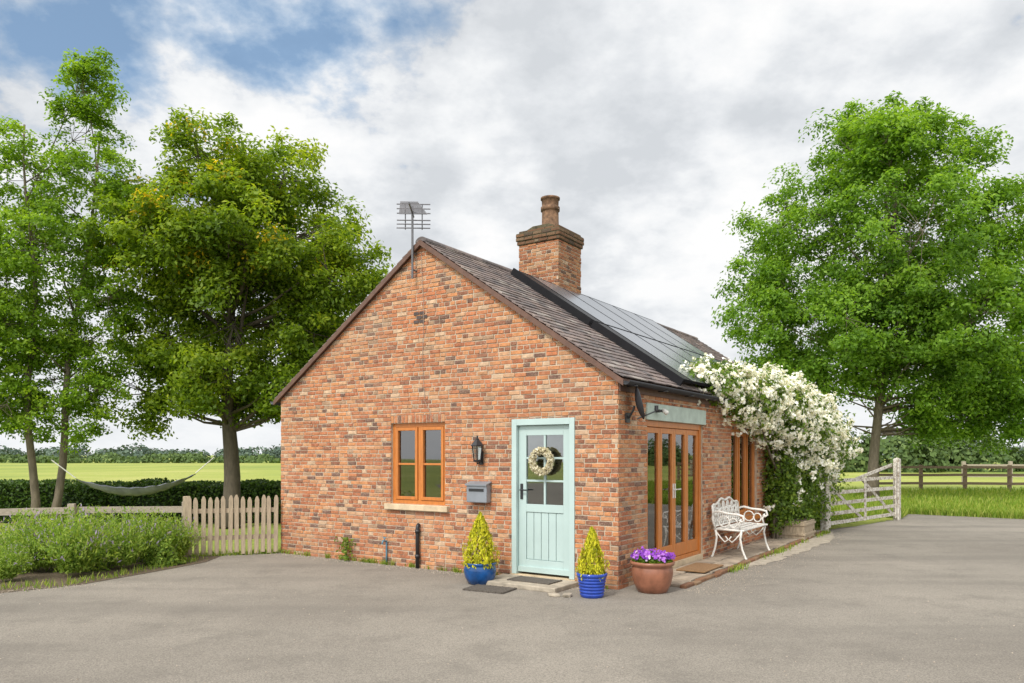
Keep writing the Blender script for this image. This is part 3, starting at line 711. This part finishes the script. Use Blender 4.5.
FN=norm(np.stack([np.cos(a)*r*3,np.sin(a)*r*3,np.ones(m)],1)+np.array([-.2,-.5,0])+rng.normal(size=(m,3))*.3)
Cs=np.repeat(FC,5,0)+rng.normal(size=(m*5,3))*.014; Ns=np.repeat(FN,5,0)+rng.normal(size=(m*5,3))*.3
quads('blossoms',leaves(Cs,Ns,rng.uniform(.032,.048,m*5),.9,.05),np.repeat(rng.uniform(0,1,m),5),L_purple,e)

# ------------------------------------------------------------ bench
e=at('garden_bench',.06,3.08,.047,'ornate white cast-iron garden bench against the brick wall','bench')
BL=1.30
mb=MB()
for k in range(6):
    x=.05+k*.078; z=.42+.012*math.sin(k*1.1); mb.box(x,x+.052,.03,BL-.03,z,z+.022)
mb.obj('seat',M_whiteiron,e,bevel=.005)
mb=MB()
def bk(t,z): return (-.02*0+.05-.10*(z-.42),t,z)
top=[bk(.03+(BL-.06)*i/24,.76+.10*max(0,math.sin(math.pi*i/24))**.8+.02*math.cos(i*math.pi/4)) for i in range(25)]
mb.tube([bk(.03,.44)]+top+[bk(BL-.03,.44)],.018,8)
mb.tube([bk(.03,.47),bk(BL-.03,.47)],.015,8)
for c in range(6):
    cc=.13+c*.208
    hh=.76+.10*math.sin(math.pi*cc/BL)-.48
    for r_,zc in ((.085,.48+hh*.35),(.06,.48+hh*.72)):
        mb.tube([bk(cc+r_*math.cos(q*math.pi/7),zc+r_*1.25*math.sin(q*math.pi/7)) for q in range(15)],.011,6)
    for sg in (-1,1):
        mb.tube([bk(cc+sg*.104,.47),bk(cc+sg*.06,.52),bk(cc+sg*.02,.56),bk(cc,.62),bk(cc+sg*.05,.68),bk(cc+sg*.10,.74)],.011,6)
    mb.tube([bk(cc,.47),bk(cc,.48+hh)],.009,6)
mb.obj('backrest',M_whiteiron,e,True)
for y in (.02,BL-.02):
    mb=MB()
    mb.tube([(.06,y,.44),(.02,y,.58),(.03,y,.68),(.12,y,.70),(.25,y,.67),(.40,y,.66),(.48,y,.64),(.50,y,.58),(.46,y,.55),(.43,y,.58)],.018,8)
    mb.tube([(.44,y,.44),(.42,y,.52),(.46,y,.60)],.014,8)
    mb.tube([(.20+.08*math.cos(q*math.pi/7),y,.55+.08*math.sin(q*math.pi/7)) for q in range(15)],.011,6)
    mb.tube([(.34+.06*math.cos(q*math.pi/7),y,.53+.07*math.sin(q*math.pi/7)) for q in range(15)],.011,6)
    mb.tube([(.04,y,.43),(.5,y,.42)],.016,8)
    mb.obj('armrest',M_whiteiron,e,True)
    for (x0,dx) in ((.07,-.05),(.46,.06)):
        mb=MB(); mb.tube([(x0,y,.42),(x0+dx*-.3,y,.30),(x0+dx*.2,y,.14),(x0+dx,y,.02),(x0+dx*1.3,y,.0)],[.020,.017,.016,.017,.021],8)
        xm=.27; s=1 if x0<xm else -1
        mb.tube([(x0,y,.40),(x0+s*.08,y,.30),(x0+s*.14,y,.24),(x0+s*.19,y,.28),(x0+s*.15,y,.33)],.011,6)
        mb.obj('leg',M_whiteiron,e,True)
# planter below rose
e=at('wooden_planter',.42,6.9,.0,'weathered wooden trough planter under the climbing rose','planter')
mb=MB()
for k in range(9): mb.box(-.24,.24,-.42+k*.094,-.42+k*.094+.086,.02,.36+random.uniform(-.006,.006))
mb.box(-.26,.26,-.44,.44,.10,.14); mb.box(-.26,.26,-.44,.44,.28,.32); mb.obj('staves',M_weather,e,bevel=.004)
mb=MB(); mb.box(-.20,.20,-.38,.38,.34,.372); mb.obj('soil',M_soil,e)

# ------------------------------------------------------------ climbing rose
e=at('climbing_rose',0,0,0,'climbing rose smothered in white blossom over wall and eaves','climbing plant')
EL=[(-.08,3.05,2.72,.34,.40,.30),(.0,3.5,2.66,.40,.45,.38),(.06,4.1,2.60,.42,.52,.45),(.10,4.8,2.55,.45,.58,.50),(.18,5.5,2.48,.50,.6,.58),(.24,6.2,2.35,.55,.6,.66),(.28,6.9,2.2,.60,.65,.74),
    (.30,7.6,2.08,.62,.7,.78),(.32,8.4,1.98,.64,.7,.78),(.28,9.2,1.88,.66,.7,.75),(.18,9.9,1.8,.62,.6,.66),(.0,7.0,2.75,.5,.9,.32),
    (.24,6.4,1.25,.40,.46,.6),(.22,6.35,.65,.34,.42,.5),(.34,7.7,1.2,.50,.8,.75),(.32,8.9,1.1,.50,.75,.65),(.30,7.3,.6,.44,.7,.5),(.32,8.5,.5,.42,.55,.45),(-.3,4.2,2.9,.42,.7,.16),(-.35,5.6,2.98,.42,.7,.18)]
EL=np.array(EL)
def on_ell(n,lo,hi,wt=None):
    w_=EL[:,3]*EL[:,5]+EL[:,4]*EL[:,5]; 
    if wt is not None: w_=w_*wt
    i=rng.choice(len(EL),n,p=w_/w_.sum()); d=rdir(n); rr=rng.uniform(lo,hi,n)[:,None]
    bumps=1+.15*np.sin(7*d[:,:1]+3*i[:,None])+.15*np.sin(9*d[:,2:]+i[:,None])
    return EL[i,:3]+d*EL[i,3:]*rr*bumps,d
def keep(C): return (C[:,0]>.03)|(C[:,2]>RZ+.10+(C[:,0]-RX)*-mR)
C,D=on_ell(46000,.45,1.12); k=keep(C)&(C[:,2]>.05); C,D=C[k],D[k]
quads('foliage',leaves(C,D+rng.normal(size=C.shape)*.6+np.array([0,0,.3]),rng.uniform(.05,.095,len(C)),.6),rng.normal(.5,.25,len(C)),L_rose,e)
wt=np.ones(len(EL)); wt[12:18]=.35
C,D=on_ell(2600,.98,1.14,wt)
# blossom comes in drifts: thin it where a slow wave runs low
drift=np.sin(C[:,1]*4.3+C[:,2]*5.1)+np.sin(C[:,2]*7.2-C[:,1]*3.1)
k=keep(C)&(C[:,2]>.6)&((drift>-.35)|(rng.uniform(size=len(C))<.28))&(rng.uniform(size=len(C))<np.clip(.02+C[:,2]*.48,0,1)); C,D=C[k],D[k]
K=5; C=np.repeat(C,K,0)+rng.normal(size=(len(C)*K,3))*.045; D=np.repeat(D,K,0)
P=6; Cs=np.repeat(C,P,0)+rng.normal(size=(len(C)*P,3))*.018; Ns=np.repeat(D,P,0)+rng.normal(size=(len(C)*P,3))*.45
quads('blossoms',leaves(Cs,Ns,rng.uniform(.038,.066,len(Cs)),.9,.1),np.repeat(rng.uniform(0,1,len(C)),P),L_petal,e)
mb=MB()
for k in range(9):
    y0=6.4+random.uniform(-.2,.6); p=[(.12+random.uniform(0,.12),y0,0)]
    tgt=EL[random.randint(1,10)]
    for j in range(1,7):
        f=j/6; p.append((.12+random.uniform(0,.1)+.1*f,y0+(tgt[1]-y0)*f**2+random.uniform(-.08,.08),tgt[2]*f**.7))
    mb.tube(p,[.028-.003*j for j in range(7)],6)
mb.obj('stems',M_bark,e,True)

# ------------------------------------------------------------ trees
def tree(name,label,base,lobes,scale,leafL,ncl,nlf,lmat,bmat,tr=.16,stems=1,clr=(.35,.75),ybias=0,lean=(0,0),depth=1.0,fork=.25,yellow=0,flat=.65,br=1.0,pw=1.8):
    e=empty(name,(base[0],base[1],0),0,label,'tree')
    L=np.array([(x*scale,0,1.6+(z-1.6)*scale,r*scale) for x,z,r in lobes])
    L[:,1]=rng.uniform(-.5,.5,len(L))*L[:,3]*depth+ybias
    ex=[]
    for l in L:
        if l[3]>1.2*scale:
            for sg in (-1,1): ex.append((l[0]*.8+rng.normal()*.3,l[1]+sg*l[3]*.7*depth,l[2]-.1*l[3],l[3]*.72))
    L2=np.vstack([L]+([np.array(ex)] if ex else []))
    p=L2[:,3]**pw; p/=p.sum()
    i=rng.choice(len(L2),ncl,p=p); d=rdir(ncl); rr=rng.uniform(.25,1,ncl)**.45
    CC=L2[i,:3]+d*(L2[i,3]*rr)[:,None]*np.array([1,1,.95]); CR=rng.uniform(clr[0],clr[1],ncl)*scale
    CT=rng.normal(0,.16,ncl)
    j=np.repeat(np.arange(ncl),nlf); n=len(j); dd=rdir(n); rad=rng.uniform(0,1,n)**.55
    out=norm(CC-np.array([L[:,0].mean(),0,L[:,2].mean()]))
    C=CC[j]+dd*(CR[j]*rad)[:,None]*np.array([1,1,flat])
    C[:,2]-=((np.hypot(dd[:,0],dd[:,1])*rad)**2)*CR[j]*.45
    N=dd*.5+out[j]*.5+np.array([0,0,.6])+rng.normal(size=(n,3))*.7
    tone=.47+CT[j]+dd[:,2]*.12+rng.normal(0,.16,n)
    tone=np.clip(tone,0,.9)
    if yellow:
        yc=(rng.uniform(size=ncl)<yellow)&(CC[:,2]>5.2)&(d[:,1]<.2); m=yc[j]&(rng.uniform(size=n)<.45); tone[m]=rng.uniform(.93,1,m.sum())
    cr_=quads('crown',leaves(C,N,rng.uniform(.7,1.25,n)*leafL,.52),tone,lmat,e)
    mb=MB()
    zc=np.percentile(L[:,2],25); ztop=L[:,2].max(); fz=zc*.6+fork
    heads=[]
    for s in range(stems):
        a=2*math.pi*s/max(1,stems)+.4; ox=.16*math.cos(a)*(stems>1); oy=.16*math.sin(a)*(stems>1)
        pts=[]; rs=[]; N_=12
        for k in range(N_+1):
            f=k/N_; z=f*ztop*.86
            pts.append((ox*(1+3*f)+lean[0]*f*ztop*.86+.10*math.sin(3*f*3+s*2)*f, oy*(1+3*f)+lean[1]*f+.10*math.sin(4*f*3+s),z))
            rs.append(max(.02,tr*(1-.86*f)*(1+.45*max(0,1-f*12))/(stems**.4)))
        mb.tube(pts,rs,10); heads.append((pts,rs))
    def trunkpt(z,s):
        pts,rs=heads[s]; zz=[p[2] for p in pts]
        return Vector([np.interp(z,zz,[p[q] for p in pts]) for q in range(3)]),float(np.interp(z,zz,rs))
    mains=[]; tb=tr*br
    for l in L2:
        s=random.randrange(stems); z0=max(fz,min(ztop*.8,l[2]-l[3]*random.uniform(.7,1.3)))*random.uniform(.85,1.0)
        a,r0=trunkpt(z0,s); b=Vector(l[:3]); k_=.6 if l[3]<1.3*scale else 1
        m1=a.lerp(b,.4)+Vector((random.gauss(0,.12),random.gauss(0,.12),-.05*(b-a).length)); m2=a.lerp(b,.75)+Vector((random.gauss(0,.1),random.gauss(0,.1),.05))
        mb.tube([a,m1,m2,b],[min(r0*.6,tb*.45*k_),tb*.26*k_,tb*.17*k_,tb*.10*k_],7); mains.append((m1,m2,b))
    for q in range(0,ncl,2):
        mm=mains[i[q]]; st=mm[random.choice((1,2,2,2))]; b=Vector(CC[q]); mid=st.lerp(b,.5)+Vector((random.gauss(0,.08),random.gauss(0,.08),.05))
        mb.tube([st,mid,b],[tb*.08,tb*.05,tb*.02],4,False)
    mb.obj('trunk',bmat,e,True)
    return e
tree('sycamore_tree','broad dark green tree with yellowing leaves beside the hedge',(-6.18,16.5),
 [(.15,8.4,2.5),(2.3,7.9,2.0),(-1.8,7.7,1.8),(3.5,7.0,1.3),(.8,5.6,2.6),(-2.0,5.2,1.6),(-.2,9.9,1.4),(1.7,9.5,1.4),(3.0,5.2,1.4),(-2.7,6.6,1.2),(-1.2,4.0,1.4),(4.2,6.3,.8),(-2.9,3.6,1.2),(3.6,4.0,1.1),(1.7,3.8,1.3),(-2.6,8.7,.9),(.9,7.2,1.8),(-1.7,2.9,.8),(2.6,3.2,.9),(.2,3.4,.8)],.745,.105,860,165,L_sycamore,M_barkd,.20,1,(.36,.72),yellow=.09,br=.8,pw=1.6)
tree('alder_tree','tall airy tree with slender twin trunks and fresh leaves',(-9.67,15.5),
 [(1.3,11.8,.5),(1.15,11.0,.75),(1.0,10.1,.9),(1.6,9.0,.9),(.1,8.6,1.1),(-.7,9.6,.7),(.5,7.0,1.5),(1.9,7.2,.8),(-.3,5.0,1.4),(1.3,4.8,1.1),(.2,3.6,1.2),(1.9,5.6,.8),(2.3,8.2,.5),(1.5,3.3,.9),(-.6,2.7,.8),(.9,2.5,.7)],.79,.082,520,100,L_birch,M_bark,.115,2,(.22,.5),flat=.5,lean=(.055,0),br=.7,pw=1.5)
tree('alder_tree','leafy tree with overlapping pale green boughs beside the lawn',(-11.2,15.0),
 [(0,9.7,1.1),(1.2,8.8,1.0),(.6,7.4,1.4),(1.4,6.1,1.1),(0,5.2,1.5),(1.2,4.4,1.1),(-1.2,7,1.5),(-1.3,9,1.2),(.6,3.3,1.1),(1.6,2.9,.8),(.2,2.3,.7)],.775,.085,400,95,L_birch,M_bark,.12,1,(.25,.52),flat=.5,br=.7,pw=1.5)
tree('ash_tree','large full ash tree in fresh green leaf beyond the gate',(12.9,27.0),
 [(.7,12.9,1.5),(-1.1,12.2,1.6),(2.5,12.2,1.8),(-2.8,10.1,1.9),(4.1,9.7,1.9),(.4,9.0,3.0),(-4.2,7.7,1.4),(-2.2,6.4,2.3),(2.9,6.5,2.8),(5.0,4.8,1.9),(-3.5,4.9,1.4),(2.9,3.7,1.5),(5.6,7.5,1.6),(-4.6,6.3,1.0),(5.2,3.2,1.3),(1.3,5.0,1.6),(-.5,13.5,.7),(1.6,13.6,.6),(-2.6,3.6,1.0),(4.1,2.9,1.1),(.2,6.4,2.1),(-1.2,4.4,1.1),(6.3,5.5,1.4),(6.2,3.9,1.2),(2.1,2.8,.8),(-3.6,3.4,.7)],1.0,.155,1040,165,L_ash,M_bark,.19,1,(.40,.88),lean=(.07,0),flat=.6,br=.7,pw=1.6)

# hedge
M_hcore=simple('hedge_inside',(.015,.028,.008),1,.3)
def hedge(name,label,x0,x1,y0,y1,h,n,leafL,mat):
    e=empty(name,((x0+x1)/2,(y0+y1)/2,0),0,label,'hedge'); w=(x1-x0)/2; d=(y1-y0)/2
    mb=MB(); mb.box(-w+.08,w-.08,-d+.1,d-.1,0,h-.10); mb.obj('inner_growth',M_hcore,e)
    u=rng.uniform(-w,w,n); face=rng.uniform(size=n)
    y=np.where(face<.5,-d+rng.uniform(-.05,.12,n),rng.uniform(-d,d,n)); z=np.where(face<.5,h*rng.uniform(0,1,n),h+rng.uniform(-.12,.03,n))
    b=face>.9; y[b]=d+rng.uniform(-.1,.05,b.sum()); z[b]=h*rng.uniform(0,1,b.sum())
    z+=.035*np.sin(u*2.1)+.03*np.sin(u*5.3+1); y+=.05*np.sin(u*3.1+z*4)
    C=np.stack([u,y,z],1)
    quads('foliage',leaves(C,rdir(n)+np.array([0,-.5,.6]),rng.uniform(.6,1.3,n)*leafL,.6),rng.normal(.45,.25,n)+.2*(z/h-.6),mat,e)
    return e
hedge('clipped_hedge','low clipped dark green hedge along the field',-24,-.6,17.6,18.7,.93,48000,.085,L_hedge)
# far woods
def wood_mass(name,label,segs,leafL,n,mat,core=True):
    Cs=[];Ns=[]
    tot=sum(s[2]*s[3] for s in segs)
    for (x,y,r,h) in segs:
        m=int(n*r*h/tot); d=rdir(m); d[:,2]=np.abs(d[:,2]); q=rng.uniform(.75,1.03,m)[:,None]
        Cs.append(np.array([x,y,0])+d*np.array([r,r*.7,h])*q*(1+.12*np.sin(6*d[:,:1]+x)+.1*np.sin(8*d[:,1:2]+y))); Ns.append(d)
    C=np.vstack(Cs); N=np.vstack(Ns)
    o=quads(name,leaves(C,N+rng.normal(size=C.shape)*.5,rng.uniform(.6,1.3,len(C))*leafL,.7),rng.normal(.45,.22,len(C)),mat)
    tag(o,label,'woodland',kind='stuff'); return o
seg=[]
x=22
while x<90:
    r=random.uniform(2,5.5); seg.append((x,74+random.uniform(-6,10),r,random.uniform(2.2,5.4))); x+=r*1.15
wood_mass('background_trees','line of green hedgerow trees across the paddock',seg,.5,30000,L_far)
seg=[]; x=-330
while x<330:
    r=random.uniform(7,16); seg.append((x,330+random.uniform(-20,40),r,random.uniform(3.0,6.0)*(1.6 if random.random()<.12 else 1))); x+=r*.8
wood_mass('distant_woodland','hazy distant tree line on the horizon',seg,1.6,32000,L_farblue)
seg=[]; x=-150
while x<-20:
    r=random.uniform(3,5); seg.append((x,150+random.uniform(-3,3),r,random.uniform(1.2,2.0))); x+=r*1.5
wood_mass('field_hedgerow','low hedgerow crossing the far pasture',seg,.8,7000,L_far)

# grass tufts
def grass(name,label,X,Y,h,wd,mat=L_grass,tone=(.2,1)):
    n=len(X); H=rng.uniform(.5,1.2,n)*h; a=rng.uniform(0,6.283,n)
    dx=np.cos(a); dy=np.sin(a); lean=rng.uniform(.1,.6,n)*H
    B=np.stack([X,Y,np.zeros(n)+.004],1); px=np.stack([-dy,dx,np.zeros(n)],1)*(wd/2)
    T=B+np.stack([dx*lean,dy*lean,H],1); Mx=B+np.stack([dx*lean*.35,dy*lean*.35,H*.55],1)
    V=np.stack([B-px,B+px,Mx+px*.8,T],1)
    o=quads(name,V,rng.uniform(tone[0],tone[1],n),mat); tag(o,label,'grass',kind='stuff'); return o
n=30000; X=rng.uniform(9.5,30,n); Y=19+rng.uniform(0,1,n)**1.6*15
edge=np.interp(X,[9.6,10.7,12.9,30],[18.7,20.4,18.6,13.5]); k=Y>edge+.05; 
n2=9000; X2=rng.uniform(9.6,27,n2); Y2=np.interp(X2,[9.6,10.7,12.9,30],[18.7,20.4,18.6,13.5])+np.abs(rng.normal(0,.35,n2))-.08
X3=rng.uniform(5.5,12,9000); Y3=rng.uniform(16.5,27,9000); k3=(Y3>16.2+(X3-6.5)*.97)
grass('grass_verge','rough grass verge beside the driveway',np.concatenate([X[k],X2,X3[k3]]),np.concatenate([Y[k],Y2,Y3[k3]]),.20,.03)
sx=[];sy=[]
for (p,q,c,sd_) in (((-3.8,12.2),(-5.0,11.75),400,.05),((-4.75,11.4),(-5.4,9.3),300,.08),((-5.4,9.3),(-7.5,8.05),400,.12),((-7.5,8.05),(-12,6.2),500,.15)):
    f=rng.uniform(0,1,c); sx.append(p[0]+(q[0]-p[0])*f+rng.normal(0,sd_,c)); sy.append(p[1]+(q[1]-p[1])*f+rng.normal(0,sd_,c)+.05)
for c in range(60):
    x=-random.uniform(.0,6.0)
    if -1.7<x<-.4: continue
    m=random.randint(3,14); w_=[W(x+random.gauss(0,.03),-.02-abs(random.gauss(0,.02))) for _ in range(m)]
    sx.append(np.array([p[0] for p in w_])); sy.append(np.array([p[1] for p in w_]))
for c in range(40):
    y=random.uniform(2,8.4); m=random.randint(4,14); w_=[W(.66+abs(random.gauss(0,.06)),y+random.gauss(0,.05)) for _ in range(m)]
    sx.append(np.array([p[0] for p in w_])); sy.append(np.array([p[1] for p in w_]))
grass('weeds','small weeds and grass tufts at the tarmac edges',np.concatenate(sx),np.concatenate(sy),.085,.012)
# gravel
def pebbles(name,label,pts,mat):
    mb=MB()
    for (x,y) in pts:
        r=random.uniform(.004,.010); a=random.uniform(0,3); c,s=math.cos(a)*r,math.sin(a)*r; z=.006
        mb.add([(x+c,y+s,z),(x-s,y+c,z),(x-c*.8,y-s*.8,z),(x+s,y-c,z),(x+c*.1,y+s*.1,z+r*.9)],[(0,1,4),(1,2,4),(2,3,4),(3,0,4)])
    o=mb.obj(name,mat); tag(o,label,'gravel',kind='stuff')
pp=[]
for _ in range(1800):
    x=-random.uniform(0,6.05); p=W(x,-.03-abs(random.gauss(0,.16))); pp.append(p[:2])
for _ in range(1700):
    p=W(.70+abs(random.gauss(0,.28)),random.uniform(.3,8.5)); pp.append(p[:2])
for _ in range(900): pp.append((random.uniform(-6,6),random.uniform(2.6,12)))
for _ in range(1200):
    f=random.random(); pp.append((-5.4-2.2*f+random.gauss(0,.1)+.15,9.3-1.25*f-abs(random.gauss(0,.15))))
pp=[p for p in pp if not ( (lambda dx,dy:(ca*dx+sa*dy<0.02 and -sa*dx+ca*dy>0.0))(p[0]-AX,p[1]-AY))]
pebbles('loose_gravel','loose gravel scattered over the tarmac',pp,simple('gravel_stone',(.34,.29,.23),.9,.5,30))

# ------------------------------------------------------------ plants in border
def catmint(seed):
    r_=np.random.default_rng(seed); ns=560; V=[];T=[]
    # stems fan out from the base, the middle ones nearly upright and of uneven height
    a=r_.uniform(0,6.283,ns); th=np.abs(r_.normal(0,.40,ns)).clip(0,1.1); R_=r_.uniform(.40,.86,ns)*(1-.18*th)
    for s in range(ns):
        m=11; t=np.linspace(.2,1,m); r0=.16*r_.uniform(.2,1)
        bend=th[s]*t**.8
        x=np.cos(a[s])*(r0+R_[s]*t*np.sin(bend)); y=np.sin(a[s])*(r0+R_[s]*t*np.sin(bend)); z=R_[s]*t*np.cos(bend)*1.02+.02
        C=np.stack([x,y,z],1)+r_.normal(size=(m,3))*.013
        N=r_.normal(size=(m,3)); ax=np.stack([np.full(m,np.cos(a[s])*math.sin(th[s])),np.full(m,np.sin(a[s])*math.sin(th[s])),np.full(m,math.cos(th[s])+.4)],1)+r_.normal(size=(m,3))*.45
        V.append(leaves(C,N,r_.uniform(.035,.08,m),.27,.05,ax)); b0=r_.uniform(-.15,.2); tt=np.clip(r_.uniform(.2,.9,m)+b0,0,.92)
        if r_.uniform()<.12: tt[-3:]=r_.uniform(.96,1,3)
        T.append(tt)
    return np.vstack(V),np.concatenate(T)
bases=[catmint(s) for s in (1,2,3)]
posb=[(-5.72,9.85,1.0),(-5.42,10.5,.85),(-5.25,11.05,1.0),(-5.10,11.42,.8),(-6.4,10.2,.95),(-6.15,10.85,1.12),(-5.7,11.25,1.05),(-7.2,9.8,.65),(-6.85,10.8,1.08),(-7.6,10.4,.9),(-6.35,9.45,.6),(-8.1,9.5,.7)]
first={}
for i,(x,y,s) in enumerate(posb):
    e=empty('catmint_bush',(x,y,0),random.uniform(0,6),'loose bushy green catmint with pale purple tips in the border','bush','catmint bushes in the border'); e.scale=(s*1.08,s*1.08,s*random.uniform(.85,1.05))
    k=i%3
    if k not in first:
        ob=quads('foliage',bases[k][0],bases[k][1],L_nep,e); first[k]=ob
    else:
        ob=first[k].copy(); ob.parent=e; COL.objects.link(ob)
# leafy shrubs between them
for (x,y,r,h) in ((-5.95,10.45,.42,.58),(-5.05,10.95,.30,.40),(-6.9,10.2,.40,.56)):
    e=empty('green_shrub',(x,y,0),0,'rounded light green leafy shrub among the catmint','shrub','leafy shrubs in the border')
    n=3200; d=rdir(n); d[:,2]=np.abs(d[:,2]); q=rng.uniform(.5,1.02,n)[:,None]*(1+.15*np.sin(6*d[:,:1]+x*5)+.12*np.sin(9*d[:,1:2]))
    quads('foliage',leaves(d*q*np.array([r,r,h]),d+rng.normal(size=(n,3))*.5+np.array([0,0,.4]),rng.uniform(.03,.06,n),.5),rng.normal(.5,.25,n),L_shrub,e)
    mb=MB()
    for k in range(5):
        a=k*1.26; mb.tube([(0,0,0),(.3*r*math.cos(a),.3*r*math.sin(a),h*.4),(.6*r*math.cos(a),.6*r*math.sin(a),h*.75)],[.012,.008,.004],5)
    mb.obj('stem',M_bark,e)
e=at('wall_weed',-4.47,-.07,0,'small leafy weed growing at the foot of the wall','plant')
n=160; C=np.stack([rng.normal(0,.06,n),rng.normal(-.01,.03,n),rng.uniform(.01,.36,n)],1)
quads('foliage',leaves(C,rdir(n)+np.array([0,-.5,.5]),rng.uniform(.04,.07,n),.5),rng.uniform(.3,1,n),L_rose,e)
mb=MB(); mb.tube([(0,0,0),(.01,0,.33)],.005,5); mb.tube([(0,0,0),(-.05,0,.25)],.004,5); mb.obj('stem',M_bark,e)

# ------------------------------------------------------------ fences, gate
fx,fy=-3.80,12.22; tx,ty=-5.08,11.82; fl=math.dist((fx,fy),(tx,ty)); fa=math.atan2(ty-fy,tx-fx)
e=empty('picket_fence',(fx,fy,0),fa,'short weathered wooden picket fence joining the cottage wall','fence')
mb=MB(); h=.95; w_=.066
mb.prism([(-w_/2,.03),(w_/2,.03),(w_/2,h-.06),(w_/4,h-.01),(0,h),(-w_/4,h-.01),(-w_/2,h-.06)],lambda u,z,d:(u,d,z),.0,.02)
p0=mb.obj('picket',M_weather,e,bevel=.003); npk=14
for k in range(npk):
    q=p0 if k==0 else p0.copy()
    if k: COL.objects.link(q); q.parent=e
    q.location=(.035+k*(fl-.06)/(npk-1),.03,random.uniform(-.022,.022)); q.rotation_euler=(0,random.uniform(-.025,.025),0)
for z in (.25,.68):
    mb=MB(); mb.box(0,fl,-.02,.028,z,z+.07); mb.obj('rail',M_weather,e)
mb=MB(); mb.box(fl-.02,fl+.08,-.08,.01,0,.95); mb.obj('post',M_weather,e,bevel=.006)
def railfence(name,label,pts,h,rails,step,mat,pw=.10,rh=.10):
    o=pts[0]; e=empty(name,(o[0],o[1],0),0,label,'fence')
    for i in range(len(pts)-1):
        a=Vector((pts[i][0]-o[0],pts[i][1]-o[1],0)); b=Vector((pts[i+1][0]-o[0],pts[i+1][1]-o[1],0)); L=(b-a).length; n=max(1,round(L/step))
        dr_=(b-a).normalized(); nn=Vector((dr_.y,-dr_.x,0))
        for k in range(n+(i==len(pts)-2)):
            p=a+(b-a)*k/n; mb=MB(); lx=random.uniform(-.015,.015)
            mb.bar(p+Vector((0,0,0)),p+Vector((lx,0,h+random.uniform(.03,.08))),pw,pw,(dr_.x,dr_.y,0)); mb.obj('post',mat,e,bevel=.006)
        for z in rails:
            mb=MB()
            for k in range(n):
                p=a+(b-a)*k/n; q=a+(b-a)*(k+1)/n; u=random.uniform(-.012,.012)
                mb.bar(p+nn*(pw/2+.02)+Vector((0,0,z+u)),q+nn*(pw/2+.02)+Vector((0,0,z-u)),.035,rh)
            mb.obj('rail',mat,e)
    return e
railfence('rail_fence','low grey weathered rail fence behind the border plants',[(-5.2,11.98),(-8.3,11.1),(-13,9.8)],.80,(.30,.74),1.55,M_weather2)
railfence('paddock_fence','brown wooden post and rail fence around the paddock',[(16.2,33.4),(21.8,33),(33,32)],1.12,(.35,.72,1.06),1.85,M_darkpost,.13,.11)
railfence('paddock_fence','second weathered post and rail fence behind the first',[(24,40),(40,38)],1.2,(.5,1.05),2.4,M_weather2,.16,.12)
# gate
gx0,gy0,gx1,gy1=6.5,15.65,9.46,18.5; gl_=math.dist((gx0,gy0),(gx1,gy1)); ga_=math.atan2(gy1-gy0,gx1-gx0)
e=empty('field_gate',(gx0,gy0,0),ga_,'white peeling wooden five-bar gate between two posts','gate')
for (x,h,w_) in ((0,1.20,.13),(gl_,1.50,.14)):
    mb=MB(); mb.box(x-w_/2,x+w_/2,-w_/2,w_/2,0,h); mb.add([(x-w_/2,-w_/2,h),(x+w_/2,-w_/2,h),(x+w_/2,w_/2,h),(x-w_/2,w_/2,h),(x,0,h+.04)],[(0,1,4),(1,2,4),(2,3,4),(3,0,4)]); mb.obj('post',M_peel,e,bevel=.008)
G0,G1=.14,gl_-.14
for z in (.16,.36,.57,.80,1.05):
    mb=MB(); mb.box(G0,G1,-.015,.012,z-.038,z+.038); mb.obj('rail',M_peel,e)
for (a,b,c,d) in ((G0-.04,G0+.05,.08,1.12),(G1-.06,G1+.04,.06,1.40),((G0+G1)/2-.035,(G0+G1)/2+.035,.12,1.08)):
    mb=MB(); mb.box(a,b,-.045,-.017,c,d); mb.obj('stile',M_peel,e)
for (p,q) in (((G1-.05,.03,.15),((G0+G1)/2,.03,1.03)),(((G0+G1)/2,.03,.15),(G0+.05,.03,1.0)),((G1-.03,.058,1.36),(G0+(G1-G0)*.42,.058,1.06))):
    mb=MB(); mb.bar(p,q,.022,.07); mb.obj('brace',M_peel,e)
# hammock
e=empty('hammock',(-9.3,15.2,0),math.atan2(16.3-15.2,-6.45+9.3),'grey-blue fabric hammock slung between two trees above the lawn','hammock')
Lh=math.dist((-9.3,15.2),(-6.45,16.3))
def sag(f): return 1.46-.74*(1-(2*f-1)**2)+.05*f
sn=lambda i,p:max(0.0,math.sin(math.pi*i/26))**p
mb=MB(); nn=26; k0=len(mb.v); 
f0,f1=.14,.88
for i in range(nn+1):
    f=f0+(f1-f0)*i/nn; wv=.06+.36*sn(i,.7)
    for j in range(9):
        u=(j/8-.5)*2; mb.v.append((Lh*f,u*wv*.55,sag(f)+.17*(u*u)*sn(i,.8)+.01*math.sin(i*2+j)))
for i in range(nn):
    for j in range(8): a=k0+i*9+j; mb.f.append((a,a+1,a+10,a+9))
mb.obj('fabric',simple('hammock_cloth',(.20,.21,.235),.95,.3,6),e,True)
mb=MB(); mb.tube([(0,0,1.5),(Lh*f0,0,sag(f0)+.02)],.012,6); mb.obj('rope',M_whiteiron,e)
mb=MB(); mb.tube([(Lh,0,1.55),(Lh*f1,0,sag(f1)+.02)],.012,6); mb.obj('rope',M_whiteiron,e)
print('done')
